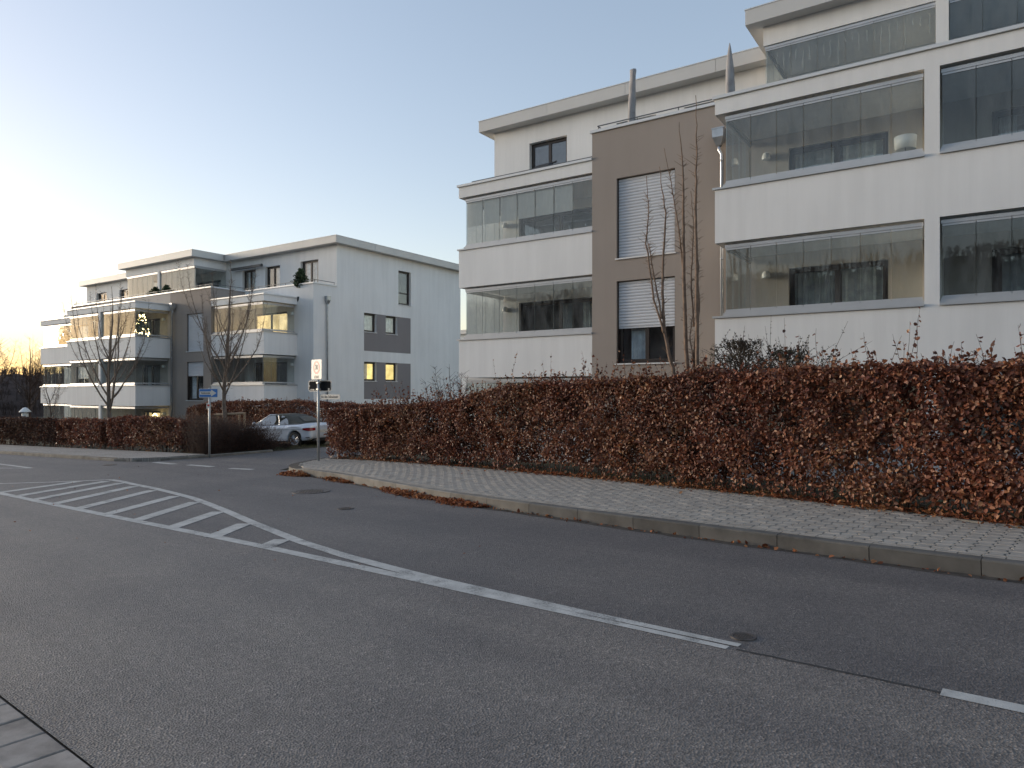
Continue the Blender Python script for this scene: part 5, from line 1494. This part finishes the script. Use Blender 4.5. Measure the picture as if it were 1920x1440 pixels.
# ------------------------------------------------------------------ silver convertible
PAINT = mat_plain('silver_paint', (0.66, 0.70, 0.76), 0.32, 0.03, 2, 20, 0.0, metal=0.25, coat=0.8)
TOPF = mat_plain('soft_top_fabric', (0.075, 0.078, 0.07), 0.9, 0.15, 8, 200, 0.3, 0.002)
TYRE = mat_plain('tyre', (0.018, 0.018, 0.018), 0.85, 0.2, 9, 60, 0.2)
RIM = mat_plain('alloy_rim', (0.45, 0.45, 0.46), 0.3, 0.08, 5, 30, 0.0, metal=0.8)
TAIL = mat_plain('tail_lamp', (0.22, 0.006, 0.012), 0.12, 0.1, 8, 30, 0.0, coat=0.6)
CG = mat_glass('car_glass', (0.55, 0.60, 0.58), 6.5, .02)
DARK = M['black']
def car():
    root = empty('parked_car', (0, 0, 0)); Lc = 4.42
    # stations from rear (x=0) to front: x, half width, z bottom, z shoulder, z deck
    st = [(0.00, .66, .42, .74, .86), (.05, .78, .33, .82, .95), (.22, .86, .27, .88, 1.0), (.55, .895, .24, .90, .99), (1.0, .90, .22, .905, .965), (1.6, .895, .21, .90, .945), (2.2, .89, .21, .895, .93), (2.8, .89, .21, .885, .925), (3.2, .89, .22, .86, .93), (3.7, .875, .23, .80, .86), (4.1, .82, .25, .72, .78), (4.34, .70, .28, .62, .68), (4.42, .55, .36, .52, .58)]
    ST = np.array(st); xs_ = set(np.linspace(0.0, 4.42, 46).round(3)) | {.015, .03, 4.40}
    def arch(x):
        for xw in (.80, 3.42):
            if abs(x - xw) < .36: return .318 + math.sqrt(.36 ** 2 - (x - xw) ** 2)
        return 0.0
    for xw in (.80, 3.42):
        xs_ = {x for x in xs_ if abs(x - xw) > .365} | {round(xw + .36 * math.cos(a), 4) for a in np.linspace(0, math.pi, 19)}
    def cubic(x, col):
        i = int(np.clip(np.searchsorted(ST[:, 0], x) - 1, 0, len(ST) - 2)); x0, x1 = ST[i, 0], ST[i + 1, 0]; t = (x - x0) / (x1 - x0)
        def slope(k): return (ST[min(k + 1, len(ST) - 1), col] - ST[max(k - 1, 0), col]) / (ST[min(k + 1, len(ST) - 1), 0] - ST[max(k - 1, 0), 0])
        h = x1 - x0; a, b = ST[i, col], ST[i + 1, col]
        return (2 * t ** 3 - 3 * t ** 2 + 1) * a + (t ** 3 - 2 * t ** 2 + t) * h * slope(i) + (-2 * t ** 3 + 3 * t ** 2) * b + (t ** 3 - t ** 2) * h * slope(i + 1)
    mb = MB(); rows = []
    for x in sorted(xs_):
        w_, zb, zs, zd = [cubic(x, c) for c in (1, 2, 3, 4)]; zb = max(zb, arch(x)); H_ = zs - zb
        half = [(0.0, zb), (w_ * .80, zb), (w_ * .95, zb + .05 * H_), (w_ * .985, zb + .16 * H_), (w_ * .995, zb + .3 * H_), (w_ * .985, zb + .5 * H_), (w_ * .99, zb + .7 * H_), (w_ * 1.0, zb + .84 * H_), (w_ * .985, zb + .95 * H_), (w_ * .955, zs), (w_ * .90, zs + (zd - zs) * .55), (w_ * .80, zd - .01), (w_ * .4, zd + .01), (0.0, zd + .018)]
        ring = half + [(-y, z) for (y, z) in reversed(half[1:-1])]
        rows.append([(x, y, z) for (y, z) in ring])
    n = len(rows[0])
    for r_ in rows: mb.v += r_
    for i in range(len(rows) - 1):
        for j in range(n): j2 = (j + 1) % n; mb.face((i * n + j, i * n + j2, (i + 1) * n + j2, (i + 1) * n + j))
    mb.face(tuple(reversed(range(n)))); mb.face(tuple((len(rows) - 1) * n + j for j in range(n)))
    me = mb.mesh('body', PAINT); bm = bmesh.new(); bm.from_mesh(me); bmesh.ops.recalc_face_normals(bm, faces=bm.faces)
    if bm.calc_volume(signed=True) < 0: bmesh.ops.reverse_faces(bm, faces=bm.faces)
    for f in bm.faces: f.smooth = True
    for e in bm.edges:
        if len(e.link_faces) == 2 and e.calc_face_angle(0) > R(42): e.smooth = False
    bm.to_mesh(me); bm.free()
    body = obj('body', me, root)
    # soft top
    gs = [(.50, .99, .76, .99, .70), (.72, .985, .76, 1.12, .66), (1.0, .97, .755, 1.26, .60), (1.4, .955, .75, 1.375, .565), (1.8, .945, .745, 1.41, .555), (2.2, .94, .74, 1.395, .555), (2.42, .935, .74, 1.355, .56)]
    mb = MB(); rows = []
    for (x, zb, wb, zt, wt) in gs:
        half = [(wb, zb), (wb * .5 + wt * .5 + .02, zb * .5 + zt * .5), (wt + .01, zt - .045), (wt * .86, zt - .008), (wt * .4, zt + .012), (0, zt + .016)]; ring = half + [(-y, z) for (y, z) in reversed(half[:-1])]; rows.append([(x, y, z) for (y, z) in ring])
    n = len(rows[0])
    for r_ in rows: mb.v += r_
    for i in range(len(rows) - 1):
        for j in range(n - 1): mb.face((i * n + j, i * n + j + 1, (i + 1) * n + j + 1, (i + 1) * n + j))
    top = mb.build('soft_top', TOPF, root, smooth=True)
    # windscreen and pillars
    mb = MB(); mb.v = [(2.42, .56, 1.35), (2.42, -.56, 1.35), (3.12, -.72, .935), (3.12, .72, .935)]; mb.face((0, 1, 2, 3)); mb.build('windscreen', CG, root)
    mb = MB()
    for s in (-1, 1): mb.tube([(2.36, s * .575, 1.375), (2.42, s * .575, 1.36), (3.14, s * .735, .935)], .022, 6)
    mb.tube([(2.41, -.575, 1.372), (2.41, .575, 1.372)], .022, 6); mb.build('windscreen_frame', PAINT, root, smooth=True)
    # side windows: slightly proud of the fabric
    for s in (-1, 1):
        def sw(x, z): t = (z - .94) / (1.40 - .94); return (x, s * (.80 + (.62 - .80) * t), z)
        for poly in ([(2.38, 1.325), (2.25, 1.345), (1.86, 1.352), (1.70, .955), (3.05, .945)], [(1.84, 1.352), (1.62, 1.34), (1.42, 1.27), (1.28, 1.14), (1.20, .96), (1.68, .955)]):
            mb = MB(); mb.v = [sw(x, z) for (x, z) in poly]; mb.face(tuple(range(len(poly)))); mb.build('side_window', CG, root)
        mb = MB(); mb.tube([sw(1.85, 1.36), sw(1.69, .95)], .012, 6); mb.tube([sw(3.08, .94), sw(1.16, .955), sw(.6, .985)], .009, 6); mb.build('window_trim', RIM, root)
        # mirror
        mb = MB(); mb.lathe([(0, -.09), (.06, -.07), (.08, 0), (.06, .06), (0, .07)], 10, 'x', (2.95, s * .98, 1.0)); mb.box(2.92, 2.98, s * .80, s * .95, .955, .975); mb.build('mirror', PAINT, root, smooth=True)
        # crease, sill strip, door line
        mb = MB(); mb.tube([(.35, s * .903, .775), (1.2, s * .912, .775), (2.6, s * .905, .762), (3.6, s * .892, .74)], .009, 6); mb.build('crease_line', PAINT, root)
        mb = MB(); mb.tube([(1.25, s * .882, .275), (3.0, s * .88, .27)], .02, 6); mb.build('sill_strip', PAINT, root)
        mb = MB(); mb.tube([(1.62, s * .898, .88), (1.60, s * .908, .6), (1.70, s * .900, .34)], .005, 4); mb.build('door_gap', DARK, root)
        mb = MB(); mb.box(1.72, 1.93, s * .900, s * .93, .735, .765); mb.build('door_handle', PAINT, root)
        # tail lamp wraps round the corner
        mb = MB(); yy = lambda x: .80 + min(.1, x * .38)
        tl = [(-.02, .52, .80, .70), (.0, .66, .815, .685), (.06, .795, .82, .675), (.2, .868, .815, .69), (.36, .892, .80, .73)]
        for (x, y, zt, zb) in tl: mb.v += [(x - .006, s * (y + .006), zt), (x - .006, s * (y + .006), zb)]
        for i in range(len(tl) - 1): k = 2 * i; mb.face((k, k + 1, k + 3, k + 2))
        mb.build('tail_light', TAIL, root)
        mb = MB(); mb.box(.03, .22, s * .84, s * .872, .40, .425); mb.build('bumper_slot', DARK, root)
    # rear window in the soft top
    mb = MB(); pts = [(.60, .50, 1.065), (.98, .42, 1.268), (.98, -.42, 1.268), (.60, -.50, 1.065)]
    mb.v = [(x - .02, y, z + .022) for (x, y, z) in pts]; mb.face((0, 1, 2, 3)); mb.build('rear_window', mat_glass('rear_glass', (0.22, 0.26, 0.32), 2.5, .02), root)
    mb = MB(); mb.box(-.012, .02, -.26, .26, .60, .71); mb.build('number_plate', M['signwhite'], root)
    mb = MB(); mb.box(.0, .16, -.62, .62, .25, .36); mb.build('rear_diffuser', DARK, root)
    mb = MB()
    for s in (-1, 1): mb.tube([(-.02, s * .45, .30), (.1, s * .45, .30)], .045, 10)
    mb.build('exhaust', RIM, root)
    mb = MB(); mb.box(.3, 4.0, -.66, .66, .20, .26); mb.build('underbody', DARK, root)
    for xw in (.80, 3.42):
        mb = MB(); mb.lathe([(0, -.62), (.34, -.62), (.34, .62), (0, .62)], 32, 'y', (xw, 0, .318)); mb.build('wheel_well', DARK, root)
    for xw in (.80, 3.42):
        for s in (-1, 1):
            wy = s * .79
            mb = MB(); mb.lathe([(.225, -.10), (.30, -.108), (.316, -.08), (.318, 0), (.316, .08), (.30, .108), (.225, .10)], 36, 'y', (xw, wy, .318)); wh = mb.build('wheel', TYRE, root, smooth=True)
            mb = MB(); y1 = s * .085
            mb.lathe([(.232, y1), (.222, y1 + s * .012), (.205, y1), (.2, y1 - s * .05)], 36, 'y', (xw, wy, .318)); mb.lathe([(0, y1 - s * .005), (.045, y1 - s * .005), (.055, y1 - s * .03)], 20, 'y', (xw, wy, .318))
            for k in range(15):
                a = 2 * math.pi * k / 15; ca_, sa_ = math.cos(a), math.sin(a)
                mb.tube([(xw + .04 * ca_, wy + y1 - s * .012, .318 + .04 * sa_), (xw + .215 * ca_, wy + y1 - s * .004, .318 + .215 * sa_)], [.014, .018], 5)
            mb.build('rim', RIM, wh, smooth=False)
            mb = MB(); mb.lathe([(0, y1 - s * .055), (.205, y1 - s * .055)], 24, 'y', (xw, wy, .318)); mb.build('brake_disc', M['rail'], wh)
    # local x runs rear -> front, so the heading is +x
    return root
cr = car()
hd = math.atan2(-.173, -.985)
rear_wheel = Vector((-24.3, 19.6))
# left side of the car (towards the road) is local +y after turning
ofs = Matrix.Rotation(hd, 2) @ Vector((.80, .88))
cr.location = (rear_wheel.x - ofs.x, rear_wheel.y - ofs.y, gz(-25.5) + .012); cr.rotation_euler = (0, G, hd)
tag(cr, 'silver convertible with dark soft top parked behind the twiggy bush', 'car')
